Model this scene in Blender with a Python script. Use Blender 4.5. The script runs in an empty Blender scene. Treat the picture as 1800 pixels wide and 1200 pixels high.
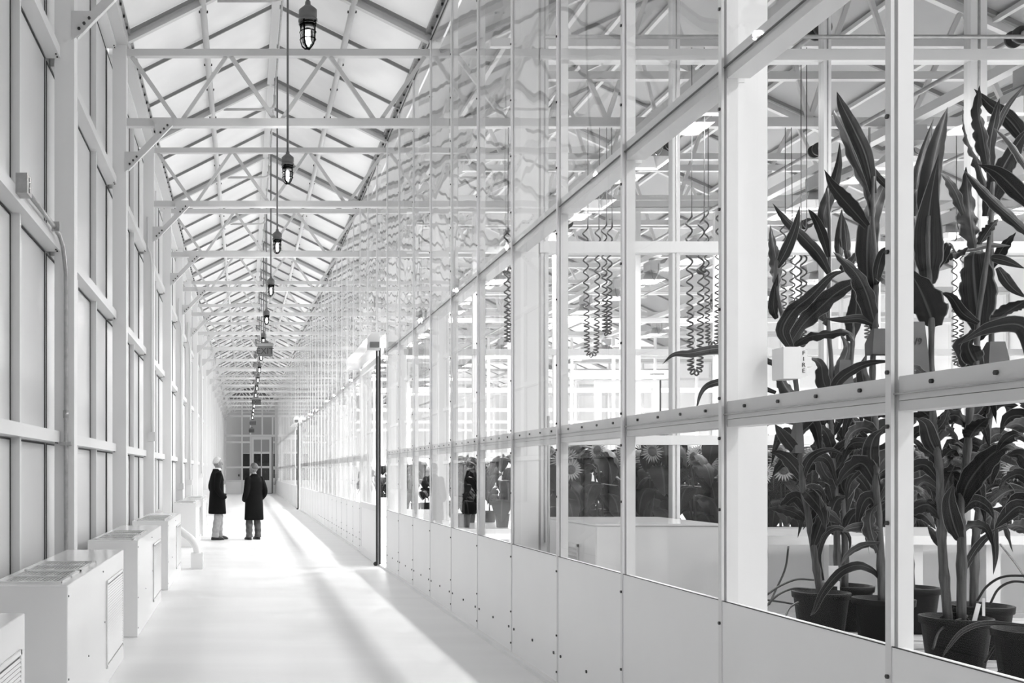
import bpy, bmesh, math, random
from mathutils import Vector, Matrix
random.seed(7)
# ------------------------------------------------------------------ camera, world, exposure
S = bpy.context.scene
COL = S.collection
F_PX, VX, VY, H = 1825.0, 430.0, 829.0, 1.47       # focal length in px, vanishing point, eye height
cam = bpy.data.cameras.new('camera')
cam.sensor_width = 36.0
cam.lens = 36.0 * F_PX / 1800.0
cam.shift_x = (900 - VX) / 1800.0
cam.shift_y = (VY - 600) / 1800.0
cam.clip_start = 0.05
cam.clip_end = 300
co = bpy.data.objects.new('camera', cam)
COL.objects.link(co)
co.location = (0, 0, H)
co.rotation_euler = (math.pi / 2, 0, 0)
S.camera = co
W = bpy.data.worlds.new('dusk_sky')
S.world = W
W.use_nodes = True
bg = W.node_tree.nodes['Background']
bg.inputs[0].default_value = (0.5, 0.5, 0.5, 1)
bg.inputs[1].default_value = 1.9
S.view_settings.view_transform = 'Standard'
S.view_settings.look = 'None'
S.view_settings.exposure = 0.70
S.view_settings.gamma = 1.0
S.view_settings.use_curve_mapping = False
S.cycles.transparent_max_bounces = 36
S.cycles.max_bounces = 12
S.cycles.diffuse_bounces = 7
S.cycles.glossy_bounces = 4
GROW_W = 31.0       # watts of each grow lamp
PEND_W = 135.0       # watts of each corridor pendant


def P(x, y, Y):
    return Vector(((x - VX) * Y / F_PX, Y, H - (y - VY) * Y / F_PX))


# ------------------------------------------------------------------ mesh helper
class MB:
    def __init__(s):
        s.v = []; s.f = []; s.sm = []; s.uv = {}

    def add(s, vs, fs, smooth=False):
        b = len(s.v)
        s.v += [tuple(v) for v in vs]
        for f in fs:
            s.f.append([b + i for i in f]); s.sm.append(smooth)
        return b

    def box(s, x0, x1, y0, y1, z0, z1):
        vs = [(x, y, z) for x in (x0, x1) for y in (y0, y1) for z in (z0, z1)]
        s.add(vs, [(0, 1, 3, 2), (4, 6, 7, 5), (0, 4, 5, 1), (2, 3, 7, 6), (0, 2, 6, 4), (1, 5, 7, 3)])
        return s

    def bar(s, a, b, w, t, up=(0, 0, 1)):
        a = Vector(a); b = Vector(b); d = (b - a).normalized()
        u = Vector(up)
        sd = d.cross(u)
        if sd.length < 1e-4:
            sd = d.cross(Vector((0, 1, 0)))
        sd.normalize(); n = sd.cross(d).normalized()
        vs = []
        for p in (a, b):
            for i, j in ((-1, -1), (1, -1), (1, 1), (-1, 1)):
                vs.append(p + sd * (w / 2 * i) + n * (t / 2 * j))
        s.add(vs, [(0, 3, 2, 1), (4, 5, 6, 7), (0, 1, 5, 4), (1, 2, 6, 5), (2, 3, 7, 6), (3, 0, 4, 7)])
        return s

    def tube(s, pts, r, n=8, caps=True):
        pts = [Vector(p) for p in pts]
        rs = r if isinstance(r, (list, tuple)) else [r] * len(pts)
        rings = []
        t0 = (pts[1] - pts[0]).normalized()
        ref = Vector((0, 0, 1)) if abs(t0.z) < 0.9 else Vector((1, 0, 0))
        u = t0.cross(ref).normalized()
        for i, p in enumerate(pts):
            a = pts[max(i - 1, 0)]; b = pts[min(i + 1, len(pts) - 1)]
            t = (b - a).normalized()
            u = (u - t * u.dot(t))
            if u.length < 1e-5:
                u = t.orthogonal()
            u.normalize(); w = t.cross(u)
            rings.append([p + (u * math.cos(2 * math.pi * k / n) + w * math.sin(2 * math.pi * k / n)) * rs[i] for k in range(n)])
        b0 = s.add([v for g in rings for v in g],
                   [(i * n + k, i * n + (k + 1) % n, (i + 1) * n + (k + 1) % n, (i + 1) * n + k) for i in range(len(pts) - 1) for k in range(n)], True)
        if caps:
            s.f.append([b0 + k for k in range(n)][::-1]); s.sm.append(False)
            e = b0 + (len(pts) - 1) * n
            s.f.append([e + k for k in range(n)]); s.sm.append(False)
        return s

    def lathe(s, prof, c=(0, 0, 0), n=16, smooth=True):
        b0 = len(s.v)
        for r, z in prof:
            for k in range(n):
                a = 2 * math.pi * k / n
                s.v.append((c[0] + r * math.cos(a), c[1] + r * math.sin(a), c[2] + z))
        for i in range(len(prof) - 1):
            for k in range(n):
                s.f.append([b0 + i * n + k, b0 + i * n + (k + 1) % n, b0 + (i + 1) * n + (k + 1) % n, b0 + (i + 1) * n + k]); s.sm.append(smooth)
        return s

    def ell(s, c, r, n=14, m=9, rot=None):
        c = Vector(c); vs = []
        for i in range(m + 1):
            th = math.pi * i / m
            for k in range(n):
                a = 2 * math.pi * k / n
                p = Vector((r[0] * math.sin(th) * math.cos(a), r[1] * math.sin(th) * math.sin(a), r[2] * math.cos(th)))
                if rot is not None:
                    p = rot @ p
                vs.append(c + p)
        fs = [(i * n + k, (i + 1) * n + k, (i + 1) * n + (k + 1) % n, i * n + (k + 1) % n) for i in range(m) for k in range(n)]
        s.add(vs, fs, True)
        return s

    def mesh(s, name):
        me = bpy.data.meshes.new(name)
        me.from_pydata(s.v, [], s.f)
        me.polygons.foreach_set('use_smooth', s.sm)
        if s.uv:
            ul = me.uv_layers.new(name='UVMap')
            for lp in me.loops:
                ul.data[lp.index].uv = s.uv.get(lp.vertex_index, (0.5, 0.5))
        me.update()
        return me

    def build(s, name, mat, parent=None, loc=None):
        return place(s.mesh(name), name, mat, parent, loc)


def place(me, name, mat, parent=None, loc=None, rot=None, scale=None):
    if mat is not None and len(me.materials) == 0:
        me.materials.append(mat)
    o = bpy.data.objects.new(name, me)
    COL.objects.link(o)
    if parent is not None:
        o.parent = parent
    if loc is not None:
        o.location = loc
    if rot is not None:
        o.rotation_euler = rot
    if scale is not None:
        o.scale = scale
    if name in ('screws', 'bolts', 'clamps', 'eave_clips', 'petals', 'knockouts'):
        o['kind'] = 'stuff'          # too small to pick apart one by one
    return o


def empty(name, loc=(0, 0, 0), rz=0.0):
    o = bpy.data.objects.new(name, None)
    o.empty_display_size = 0.1
    COL.objects.link(o)
    o.location = loc
    o.rotation_euler = (0, 0, rz)
    return o


def tag(o, label=None, cat=None, group=None, kind=None):
    if label: o['label'] = label
    if cat: o['category'] = cat
    if group: o['group'] = group
    if kind: o['kind'] = kind
    return o


def copy_tree(o, parent=None):
    c = o.copy()
    COL.objects.link(c)
    c.parent = parent
    for ch in list(o.children):
        copy_tree(ch, c)
    return c


ORD = ['first', 'second', 'third', 'fourth', 'fifth', 'sixth', 'seventh', 'eighth', 'ninth', 'tenth', 'eleventh', 'twelfth', 'thirteenth',
       'fourteenth', 'fifteenth', 'sixteenth', 'seventeenth', 'eighteenth', 'nineteenth', 'twentieth', 'twenty-first', 'twenty-second',
       'twenty-third', 'twenty-fourth', 'twenty-fifth', 'twenty-sixth', 'twenty-seventh', 'twenty-eighth', 'twenty-ninth', 'thirtieth']


# ------------------------------------------------------------------ materials (black-and-white photograph: neutral greys)
def mat_new(name):
    m = bpy.data.materials.new(name)
    m.use_nodes = True
    return m, m.node_tree.nodes, m.node_tree.links, m.node_tree.nodes['Principled BSDF']


def paint(name, v, rough=0.45, metal=0.0, noise=0.0, nscale=4.0, spec=0.5, bump=0.0, stretch=(1, 1, 1)):
    m, N, L, b = mat_new(name)
    b.inputs['Base Color'].default_value = (v, v, v, 1)
    b.inputs['Roughness'].default_value = rough
    b.inputs['Metallic'].default_value = metal
    b.inputs['Specular IOR Level'].default_value = spec
    if noise or bump:
        tc = N.new('ShaderNodeTexCoord'); mp = N.new('ShaderNodeMapping')
        mp.inputs['Scale'].default_value = stretch
        nz = N.new('ShaderNodeTexNoise'); nz.inputs['Scale'].default_value = nscale; nz.inputs['Detail'].default_value = 4
        L.new(tc.outputs['Object'], mp.inputs[0]); L.new(mp.outputs[0], nz.inputs['Vector'])
        if noise:
            cr = N.new('ShaderNodeValToRGB')
            lo = max(v - noise, 0); hi = min(v + noise, 1)
            cr.color_ramp.elements[0].position = 0.3; cr.color_ramp.elements[1].position = 0.7
            cr.color_ramp.elements[0].color = (lo, lo, lo, 1); cr.color_ramp.elements[1].color = (hi, hi, hi, 1)
            L.new(nz.outputs[0], cr.inputs[0]); L.new(cr.outputs[0], b.inputs['Base Color'])
        if bump:
            bp = N.new('ShaderNodeBump'); bp.inputs['Strength'].default_value = bump; bp.inputs['Distance'].default_value = 0.02
            L.new(nz.outputs[0], bp.inputs['Height']); L.new(bp.outputs[0], b.inputs['Normal'])
    return m


def glass_mat(name, tint=0.97, wave=0.0, boost=1.0, power=9.0):
    m, N, L, b = mat_new(name)
    N.remove(b)
    out = N['Material Output']
    g = N.new('ShaderNodeNewGeometry')
    dt = N.new('ShaderNodeVectorMath'); dt.operation = 'DOT_PRODUCT'
    L.new(g.outputs['Normal'], dt.inputs[0]); L.new(g.outputs['Incoming'], dt.inputs[1])
    ab = N.new('ShaderNodeMath'); ab.operation = 'ABSOLUTE'; L.new(dt.outputs['Value'], ab.inputs[0])
    om = N.new('ShaderNodeMath'); om.operation = 'SUBTRACT'; om.inputs[0].default_value = 1.0; L.new(ab.outputs[0], om.inputs[1])
    pw = N.new('ShaderNodeMath'); pw.operation = 'POWER'; pw.inputs[1].default_value = power; L.new(om.outputs[0], pw.inputs[0])
    ml = N.new('ShaderNodeMath'); ml.operation = 'MULTIPLY_ADD'; ml.inputs[1].default_value = 0.98 * boost; ml.inputs[2].default_value = 0.008 * boost
    ml.use_clamp = True
    L.new(pw.outputs[0], ml.inputs[0])
    tr = N.new('ShaderNodeBsdfTransparent'); tr.inputs[0].default_value = (tint, tint, tint, 1)
    gl = N.new('ShaderNodeBsdfGlossy'); gl.inputs['Roughness'].default_value = 0.0; gl.inputs['Color'].default_value = (0.95, 0.95, 0.95, 1)
    if wave:
        tc = N.new('ShaderNodeTexCoord'); nz = N.new('ShaderNodeTexNoise'); nz.inputs['Scale'].default_value = 1.6; nz.inputs['Detail'].default_value = 1
        mp = N.new('ShaderNodeMapping'); mp.inputs['Scale'].default_value = (1, 1, 0.6)
        L.new(g.outputs['Position'], mp.inputs[0]); L.new(mp.outputs[0], nz.inputs['Vector'])
        bp = N.new('ShaderNodeBump'); bp.inputs['Strength'].default_value = wave; bp.inputs['Distance'].default_value = 0.01
        L.new(nz.outputs[0], bp.inputs['Height']); L.new(bp.outputs[0], gl.inputs['Normal'])
    mx = N.new('ShaderNodeMixShader')
    L.new(ml.outputs[0], mx.inputs[0]); L.new(tr.outputs[0], mx.inputs[1]); L.new(gl.outputs[0], mx.inputs[2])
    L.new(mx.outputs[0], out.inputs[0])
    return m


def translucent(name, v, t=0.5):
    m, N, L, b = mat_new(name)
    b.inputs['Base Color'].default_value = (v, v, v, 1); b.inputs['Roughness'].default_value = 0.35
    tl = N.new('ShaderNodeBsdfTranslucent'); tl.inputs[0].default_value = (v, v, v, 1)
    tc = N.new('ShaderNodeTexCoord'); nz = N.new('ShaderNodeTexNoise'); nz.inputs['Scale'].default_value = 1.3; nz.inputs['Detail'].default_value = 3
    cr = N.new('ShaderNodeValToRGB')
    cr.color_ramp.elements[0].position = 0.3; cr.color_ramp.elements[1].position = 0.7
    a = v * 0.9
    cr.color_ramp.elements[0].color = (a, a, a, 1); cr.color_ramp.elements[1].color = (v, v, v, 1)
    L.new(tc.outputs['Object'], nz.inputs['Vector']); L.new(nz.outputs[0], cr.inputs[0])
    L.new(cr.outputs[0], b.inputs['Base Color']); L.new(cr.outputs[0], tl.inputs[0])
    mx = N.new('ShaderNodeMixShader'); mx.inputs[0].default_value = t
    L.new(b.outputs[0], mx.inputs[1]); L.new(tl.outputs[0], mx.inputs[2])
    L.new(mx.outputs[0], N['Material Output'].inputs[0])
    return m


def emit(name, v, s):
    m, N, L, b = mat_new(name)
    b.inputs['Base Color'].default_value = (v, v, v, 1)
    b.inputs['Emission Color'].default_value = (1, 1, 1, 1)
    b.inputs['Emission Strength'].default_value = s
    return m


def leaf_mat(name, lo, hi, edge, rib):
    m, N, L, b = mat_new(name)
    uv = N.new('ShaderNodeUVMap'); sp = N.new('ShaderNodeSeparateXYZ'); L.new(uv.outputs[0], sp.inputs[0])
    mp = N.new('ShaderNodeMapping'); mp.inputs['Scale'].default_value = (26, 1.2, 1); L.new(uv.outputs[0], mp.inputs[0])
    nz = N.new('ShaderNodeTexNoise'); nz.inputs['Scale'].default_value = 1.0; nz.inputs['Detail'].default_value = 3; L.new(mp.outputs[0], nz.inputs['Vector'])
    cr = N.new('ShaderNodeValToRGB'); cr.color_ramp.elements[0].position = 0.35; cr.color_ramp.elements[1].position = 0.7
    cr.color_ramp.elements[0].color = (lo, lo, lo, 1); cr.color_ramp.elements[1].color = (hi, hi, hi, 1)
    L.new(nz.outputs[0], cr.inputs[0])
    d = N.new('ShaderNodeMath'); d.operation = 'SUBTRACT'; d.inputs[1].default_value = 0.5; L.new(sp.outputs[0], d.inputs[0])
    a = N.new('ShaderNodeMath'); a.operation = 'ABSOLUTE'; L.new(d.outputs[0], a.inputs[0])
    r2 = N.new('ShaderNodeValToRGB'); r2.color_ramp.interpolation = 'LINEAR'
    e = r2.color_ramp.elements
    e[0].position = 0.02; e[0].color = (1, 0, 0, 1); e[1].position = 0.045; e[1].color = (0, 0, 0, 1)
    e3 = e.new(0.455); e3.color = (0, 0, 0, 1); e4 = e.new(0.475); e4.color = (0, 1, 0, 1)
    L.new(a.outputs[0], r2.inputs[0])
    s2 = N.new('ShaderNodeSeparateColor'); L.new(r2.outputs[0], s2.inputs[0])
    m1 = N.new('ShaderNodeMix'); m1.data_type = 'RGBA'; m1.inputs['B'].default_value = (rib, rib, rib, 1)
    L.new(s2.outputs[0], m1.inputs['Factor']); L.new(cr.outputs[0], m1.inputs['A'])
    m2 = N.new('ShaderNodeMix'); m2.data_type = 'RGBA'; m2.inputs['B'].default_value = (edge, edge, edge, 1)
    L.new(s2.outputs[1], m2.inputs['Factor']); L.new(m1.outputs['Result'], m2.inputs['A'])
    L.new(m2.outputs['Result'], b.inputs['Base Color'])
    b.inputs['Roughness'].default_value = 0.42
    b.inputs['Specular IOR Level'].default_value = 0.15
    return m


M = {}
M['white'] = paint('white_painted_steel', 0.80, 0.42)
M['truss'] = paint('white_steel_shaded', 0.60, 0.45)  # white steel in a darker copy, the roof steel's shade put into its colour
M['frame'] = paint('white_aluminium_frame', 0.74, 0.38)
M['cabinet'] = paint('white_enamel', 0.80, 0.16)
M['kick'] = paint('white_kick_panel', 0.86, 0.4, noise=0.012, nscale=2)
M['panel'] = paint('grey_wall_panel', 0.69, 0.3, noise=0.03, nscale=0.5)
M['floor'] = paint('white_epoxy_floor', 0.79, 0.42, noise=0.03, nscale=1.2, stretch=(0.35, 1.6, 1))
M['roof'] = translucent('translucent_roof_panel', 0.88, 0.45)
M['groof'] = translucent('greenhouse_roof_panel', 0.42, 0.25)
M['bar'] = paint('grey_glazing_bar', 0.22, 0.5)
M['gasket'] = paint('black_rubber_gasket', 0.025, 0.6)
M['bolt'] = paint('dark_steel_bolt', 0.06, 0.4, 0.6)
M['galv'] = paint('galvanised_steel', 0.42, 0.35, 0.7, noise=0.06, nscale=20)
M['glass'] = glass_mat('clear_glass', 0.975, 0.0)
M['wglass'] = glass_mat('rolled_glass', 0.975, 0.42, 1.0, 6.0)
M['lampgrey'] = paint('grey_cast_metal', 0.17, 0.45, 0.2)
M['lampdark'] = paint('dark_cast_metal', 0.035, 0.45, 0.2)
M['jar'] = glass_mat('lamp_jar_glass', 0.5, 0.0)
M['cage'] = paint('black_wire_cage', 0.004, 0.9, spec=0.02)
M['bulb'] = emit('lit_bulb', 0.9, 14.0)
M['sign'] = paint('grey_sign_housing', 0.22, 0.5)
M['signface'] = paint('dark_sign_face', 0.10, 0.4)
M['letter'] = paint('black_lettering', 0.01, 0.5)
M['coat'] = paint('black_wool', 0.006, 0.9, spec=0.15)
M['khaki'] = paint('grey_trousers', 0.36, 0.8, noise=0.06, nscale=12)
M['darktr'] = paint('dark_trousers', 0.075, 0.8, noise=0.03, nscale=12)
M['shoe'] = paint('black_leather', 0.012, 0.4)
M['skin'] = paint('skin', 0.24, 0.55)
M['hairl'] = paint('silver_hair', 0.55, 0.7, noise=0.12, nscale=60)
M['haird'] = paint('brown_grey_hair', 0.13, 0.7, noise=0.07, nscale=60)
M['shirt'] = paint('white_shirt', 0.8, 0.7)
M['pot'] = paint('black_plastic_pot', 0.006, 0.5, spec=0.12)
M['soil'] = paint('dark_soil', 0.02, 0.9, noise=0.015, nscale=60, bump=0.6)
M['corn'] = leaf_mat('corn_leaf', 0.008, 0.05, 0.26, 0.12)
M['corn2'] = leaf_mat('corn_leaf_dark', 0.004, 0.024, 0.18, 0.07)
M['stalk'] = paint('corn_stalk', 0.07, 0.5, noise=0.05, nscale=9, stretch=(8, 8, 0.6))
M['sleaf'] = leaf_mat('sunflower_leaf', 0.004, 0.016, 0.025, 0.06)
M['sstem'] = paint('sunflower_stem', 0.035, 0.6)
M['petal'] = paint('pale_petal', 0.42, 0.6)
M['disc'] = paint('dark_flower_disc', 0.07, 0.8, noise=0.04, nscale=80)
M['bag'] = paint('brown_paper_bag', 0.12, 0.8, noise=0.025, nscale=7)
M['tagw'] = paint('white_plastic_tag', 0.75, 0.5)
M['hose'] = paint('black_hose', 0.012, 0.45)
M['slat'] = paint('weathered_bench_slat', 0.42, 0.8, noise=0.22, nscale=14, stretch=(0.4, 9, 1))
M['cord'] = paint('black_coiled_cord', 0.02, 0.45)
M['hood'] = paint('lamp_hood_aluminium', 0.55, 0.3, 0.5)
M['ballast'] = paint('grey_ballast_box', 0.40, 0.5)
M['box'] = paint('pale_switch_box', 0.70, 0.4)
M['grey_and_shade'] = paint('grey_post_and_shade', 0.36, 0.5)  # grey of a post and hose; also paints shade onto an unlit rail
M['fac'] = paint('grey_vestibule_wall', 0.34, 0.7)
M['black'] = paint('dark_doorway', 0.006, 0.5)

# ------------------------------------------------------------------ layout numbers
PANE = 1.22
BAY = 3.66
C0 = 4.67                                   # a column line
COLS = [C0 + BAY * k for k in range(-2, 19)]  # -2.65 .. 70.55
Y_FRONT = COLS[0]
Y_END = COLS[-1]
XR = 2.152                                  # glass wall
XL = -1.368                                 # inner face of left columns
XP = -1.60                                  # left panel plane
ZK, ZR1, ZR2, ZR3, ZE = 0.89, 1.725, 3.28, 4.83, 6.45
NP = int(round((Y_END - Y_FRONT) / PANE))
XMID = (XR + XL) / 2
ZRIDGE = 7.43
GX1 = 17.0                                  # far side of the greenhouse

# ------------------------------------------------------------------ floor
fl = MB().box(XP - 0.1, GX1, Y_FRONT, Y_END + 4, -0.12, 0.0).build('floor', M['floor'])
tag(fl, 'glossy white poured floor of the corridor and greenhouse', 'floor', kind='structure')
bb = MB()
bb.box(XR - 0.055, XR + 0.02, Y_FRONT, Y_END, 0.0, 0.03)
tag(bb.build('baseboard_right', M['floor']), 'low white kerb strip under the glass wall', 'baseboard', kind='structure')

# ------------------------------------------------------------------ left wall
WL = tag(empty('wall_left'), 'tall white framed panel wall on the left of the corridor', 'wall', kind='structure')
ZB = [0.05, ZR1 + 0.025, ZR2, ZR3, 6.40]
col_me = MB().box(-1.526, XL, 0, 0.16, 0, 6.55).mesh('column')
for c in COLS:
    place(col_me, 'column', M['white'], WL, (0, c, 0))
rail_me = MB().box(XP + 0.01, -1.478, 0.165, BAY - 0.005, -0.045, 0.045).mesh('rail')
rb = MB()
for yy in (0.2, 0.26, BAY - 0.1, BAY - 0.04):
    rb.box(-1.502, -1.49, yy - 0.006, yy + 0.006, -0.054, -0.045)
rb_me = rb.mesh('rail_bolts')
for c in COLS[:-1]:
    for z in ZB[1:]:
        r = place(rail_me, 'rail', M['frame'], WL, (0, c, z))
        if c < 30:
            place(rb_me, 'bolts', M['bolt'], r)
mul_me = MB().box(XP + 0.005, -1.535, -0.022, 0.022, 0.02, 6.42).mesh('mullion')
for i in range(NP):
    y = Y_FRONT + PANE * i
    if i % 3 == 0:
        continue
    place(mul_me, 'mullion', M['frame'], WL, (0, y, 0))
for zi in range(4):
    z0, z1 = ZB[zi] + (0.05 if zi else 0), ZB[zi + 1] - 0.05
    pm = MB().box(XP - 0.03, XP, -PANE / 2 + 0.005, PANE / 2 - 0.005, z0 - 0.05, z1 + 0.05).mesh('wall_panel')
    g = MB()
    a, b = -PANE / 2 + 0.03, PANE / 2 - 0.03
    for (y0, y1, q0, q1) in ((a, a + 0.012, z0, z1), (b - 0.012, b, z0, z1), (a, b, z0, z0 + 0.012), (a, b, z1 - 0.012, z1)):
        g.box(XP, XP + 0.006, y0, y1, q0, q1)
    gm = g.mesh('gasket')
    for i in range(NP):
        y = Y_FRONT + PANE * (i + 0.5)
        p = place(pm, 'wall_panel', M['panel'], WL, (0, y, 0))
        if y < 40:
            place(gm, 'gasket', M['gasket'], p)

# ------------------------------------------------------------------ right glass wall
WR = tag(empty('wall_right'), 'glass wall with white kick panels between corridor and greenhouse', 'wall', kind='structure')
DOORS = {11: 1, 12: 1}
mc = MB()
mc.box(XR - 0.014, XR - 0.002, -0.015, 0.015, 0.03, ZE)
mc.box(XR + 0.007, XR + 0.058, -0.02, 0.02, 0.03, ZE)
mull_me = mc.mesh('mullion')
sc = MB()
zs = [0.1, 0.35, 0.89 - 0.1, 1.30, 1.62, 1.80, 2.2, 2.65, 3.10, 3.55, 4.0, 4.45, 4.9, 5.35, 5.8]
for z in zs:
    sc.tube([(XR - 0.021, 0, z), (XR - 0.013, 0, z)], 0.008, 6)
screw_me = sc.mesh('screws')
rcol_me = MB().box(XR + 0.062, XR + 0.215, 0.03, 0.18, 0, 6.5).mesh('column')
kg = MB().box(XR - 0.012, XR - 0.004, -PANE / 2 + 0.016, PANE / 2 - 0.016, ZK, ZK + 0.003).mesh('gasket')
kick_me = MB().box(XR - 0.010, XR + 0.03, -PANE / 2 + 0.003, PANE / 2 - 0.003, 0.03, ZK).mesh('kick_panel')
kb = MB()
for yy in (-PANE / 2 + 0.08, 0.0, PANE / 2 - 0.08):
    kb.tube([(XR - 0.017, yy, 0.22), (XR - 0.008, yy, 0.22)], 0.011, 6)
kb_me = kb.mesh('kick_bolts')
hx = PANE / 2 - 0.004
pane_lo = MB().box(XR - 0.003, XR + 0.003, -hx, hx, ZK + 0.004, ZR1).mesh('glass_pane')
pane_mid = MB().box(XR - 0.003, XR + 0.003, -hx, hx, ZR1 + 0.003, ZR2).mesh('glass_pane')
pane_up = MB().box(XR - 0.003, XR + 0.003, -hx, hx, ZR2 + 0.003, ZE).mesh('glass_pane')
r1 = MB()
r1.box(XR + 0.008, XR + 0.07, -hx + 0.02, hx - 0.02, ZR1 - 0.02, ZR1 + 0.06)
r1.box(XR + 0.008, XR + 0.10, -hx + 0.02, hx - 0.02, ZR1 - 0.055, ZR1 - 0.022)
r1_me = r1.mesh('rail')
r1s = MB()
for yy in (-0.42, -0.14, 0.14, 0.42):
    r1s.tube([(XR + 0.0, yy, ZR1 + 0.03), (XR + 0.0085, yy, ZR1 + 0.03)], 0.008, 6)
r1s_me = r1s.mesh('rail_screws')
r1g = MB().box(XR - 0.006, XR + 0.006, -hx, hx, ZR1 - 0.001, ZR1 + 0.004).mesh('gasket')
r2_me = MB().box(XR + 0.008, XR + 0.11, -hx + 0.02, hx - 0.02, ZR2 - 0.05, ZR2 + 0.055).mesh('rail')
r2g = MB().box(XR - 0.006, XR + 0.006, -hx, hx, ZR2 + 0.0, ZR2 + 0.003).mesh('gasket')
cg_me = MB().box(XR + 0.008, XR + 0.03, 0.021, 0.028, 0.9, ZR2 - 0.06).mesh('gasket')
for i in range(NP + 1):
    y = Y_FRONT + PANE * i
    m_ = place(mull_me, 'mullion', M['frame'], WR, (0, y, 0))
    if -1 < y < 26:
        place(screw_me, 'screws', M['bolt'], m_)
    if i % 3 == 0:
        place(rcol_me, 'column', M['white'], WR, (0, y, 0))
        if y < 30:
            place(cg_me, 'gasket', M['gasket'], m_)
    if i == NP:
        break
    yc = y + PANE / 2
    door = (16.2 < yc < 18.6) or (40.4 < yc < 42.2)
    if not door:
        k = place(kick_me, 'kick_panel', M['kick'], WR, (0, yc, 0))
        if yc < 30:
            place(kb_me, 'bolts', M['bolt'], k)
            place(kg, 'gasket', M['gasket'], k)
        pl = place(pane_lo, 'glass_pane', M['glass'], WR, (0, yc, 0))
        place(pane_mid, 'glass_pane', M['glass'], WR, (0, yc, 0))
        r = place(r1_me, 'rail', M['frame'], WR, (0, yc, 0))
        if yc < 20:
            place(r1s_me, 'screws', M['bolt'], r)
            place(r1g, 'gasket', M['galv'], r)
        r = place(r2_me, 'rail', M['frame'], WR, (0, yc, 0))
        if yc < 20:
            place(r2g, 'gasket', M['lampgrey'], r)
    place(pane_up, 'glass_pane', M['wglass'], WR, (0, yc, 0))

# sliding doors in the glass wall
for n, (ya, yb) in enumerate(((16.25, 18.66), (40.45, 42.85))):
    d = tag(empty('door_%d' % (n + 1), (XR - 0.05, ya, 0)), None, None, kind='structure')
    d['label'] = ['sliding glass door with white header box nearest the camera', 'sliding glass door with white header far down the corridor'][n]
    d['category'] = 'door'
    wd = yb - ya
    fr = MB()
    z1 = 3.28
    fr.box(-0.02, 0.02, 0.0, 0.09, 0.02, z1); fr.box(-0.02, 0.02, wd - 0.09, wd, 0.02, z1)
    fr.box(-0.02, 0.02, 0.09, wd - 0.09, 0.02, 0.14); fr.box(-0.02, 0.02, 0.09, wd - 0.09, z1 - 0.09, z1)
    fr.box(-0.02, 0.02, 0.09, wd - 0.09, ZK - 0.05, ZK + 0.05)
    fr.build('door_frame', M['white'], d)
    MB().box(-0.012, 0.012, 0.09, wd - 0.09, 0.14, ZK - 0.05).build('kick_panel', M['kick'], d)
    MB().box(-0.003, 0.003, 0.09, wd - 0.09, ZK + 0.05, z1 - 0.09).build('glass_pane', M['glass'], d)
    e = MB()
    e.box(-0.045, -0.022, -0.02, 0.02, 0.01, z1 + 0.12)
    e.box(-0.01, 0.02, -0.06, -0.03, 0.01, z1 + 0.12)
    e.build('edge_seal', M['gasket'], d)
    MB().tube([(-0.05, 0, 0.03), (-0.05, 0.02, 0.03)], 0.035, 8).build('guide_roller', M['bolt'], d)
    hb = MB()
    prof = [(-0.20, 3.36), (-0.20, 3.55), (-0.12, 3.64), (0.0, 3.64), (0.0, 3.36)]
    n0 = len(prof)
    vs = [(x, -0.12, z) for x, z in prof] + [(x, wd + 0.6, z) for x, z in prof]
    hb.add(vs, [tuple(range(n0))[::-1], tuple(range(n0, 2 * n0))] + [(k, (k + 1) % n0, n0 + (k + 1) % n0, n0 + k) for k in range(n0)])
    hb.build('header_box', M['cabinet'], d)
    MB().box(-0.16, -0.02, -0.2, -0.121, 3.40, 3.48).build('header_end_cap', M['lampgrey'], d)

# ------------------------------------------------------------------ corridor roof
CE = tag(empty('ceiling'), 'glazed gable roof of the corridor with white trusses', 'ceiling', kind='structure')
SL = (ZRIDGE - 6.55) / (XMID - XL)


def zroof(x):
    return ZRIDGE - SL * abs(x - XMID)


TB, TT = 5.52, 6.33
ch = MB()
ch.box(XL, XR, -0.04, 0.04, TT - 0.04, TT + 0.04)
ch.box(XL, XR, -0.045, 0.045, TB - 0.045, TB + 0.045)
ch_me = ch.mesh('roof_truss')
nodes_t = [XL + 0.03 + (XR - XL - 0.06) * k / 3 for k in range(4)]
web_me = []
for k in range(3):
    xb = (nodes_t[k] + nodes_t[k + 1]) / 2
    web_me.append(MB().bar((nodes_t[k] + 0.03, 0, TT - 0.04), (xb - 0.04, 0, TB + 0.04), 0.035, 0.045).mesh('web'))
    web_me.append(MB().bar((xb + 0.04, 0, TB + 0.04), (nodes_t[k + 1] - 0.03, 0, TT - 0.04), 0.035, 0.045).mesh('web'))
raf_me = [MB().bar((XL, 0, 6.49), (XMID, 0, ZRIDGE - 0.06), 0.07, 0.085).mesh('rafter'),
          MB().bar((XMID, 0, ZRIDGE - 0.06), (XR, 0, 6.49), 0.07, 0.085).mesh('rafter')]
brace_me = MB().bar((XL + 0.0, -0.05, 4.98), (-0.86, -0.05, 5.50), 0.075, 0.045, up=(0, 1, 0)).mesh('knee_brace')
gu = MB()
gu.add([(XL - 0.02, -0.085, 4.93), (XL + 0.07, -0.085, 4.99), (XL + 0.20, -0.085, 5.13), (XL + 0.17, -0.085, 5.165), (XL - 0.02, -0.085, 5.165),
        (XL - 0.02, -0.078, 4.93), (XL + 0.07, -0.078, 4.99), (XL + 0.20, -0.078, 5.13), (XL + 0.17, -0.078, 5.165), (XL - 0.02, -0.078, 5.165)],
       [(0, 1, 2, 3, 4), (9, 8, 7, 6, 5)] + [(k, 5 + k, 5 + (k + 1) % 5, (k + 1) % 5) for k in range(5)])
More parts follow.
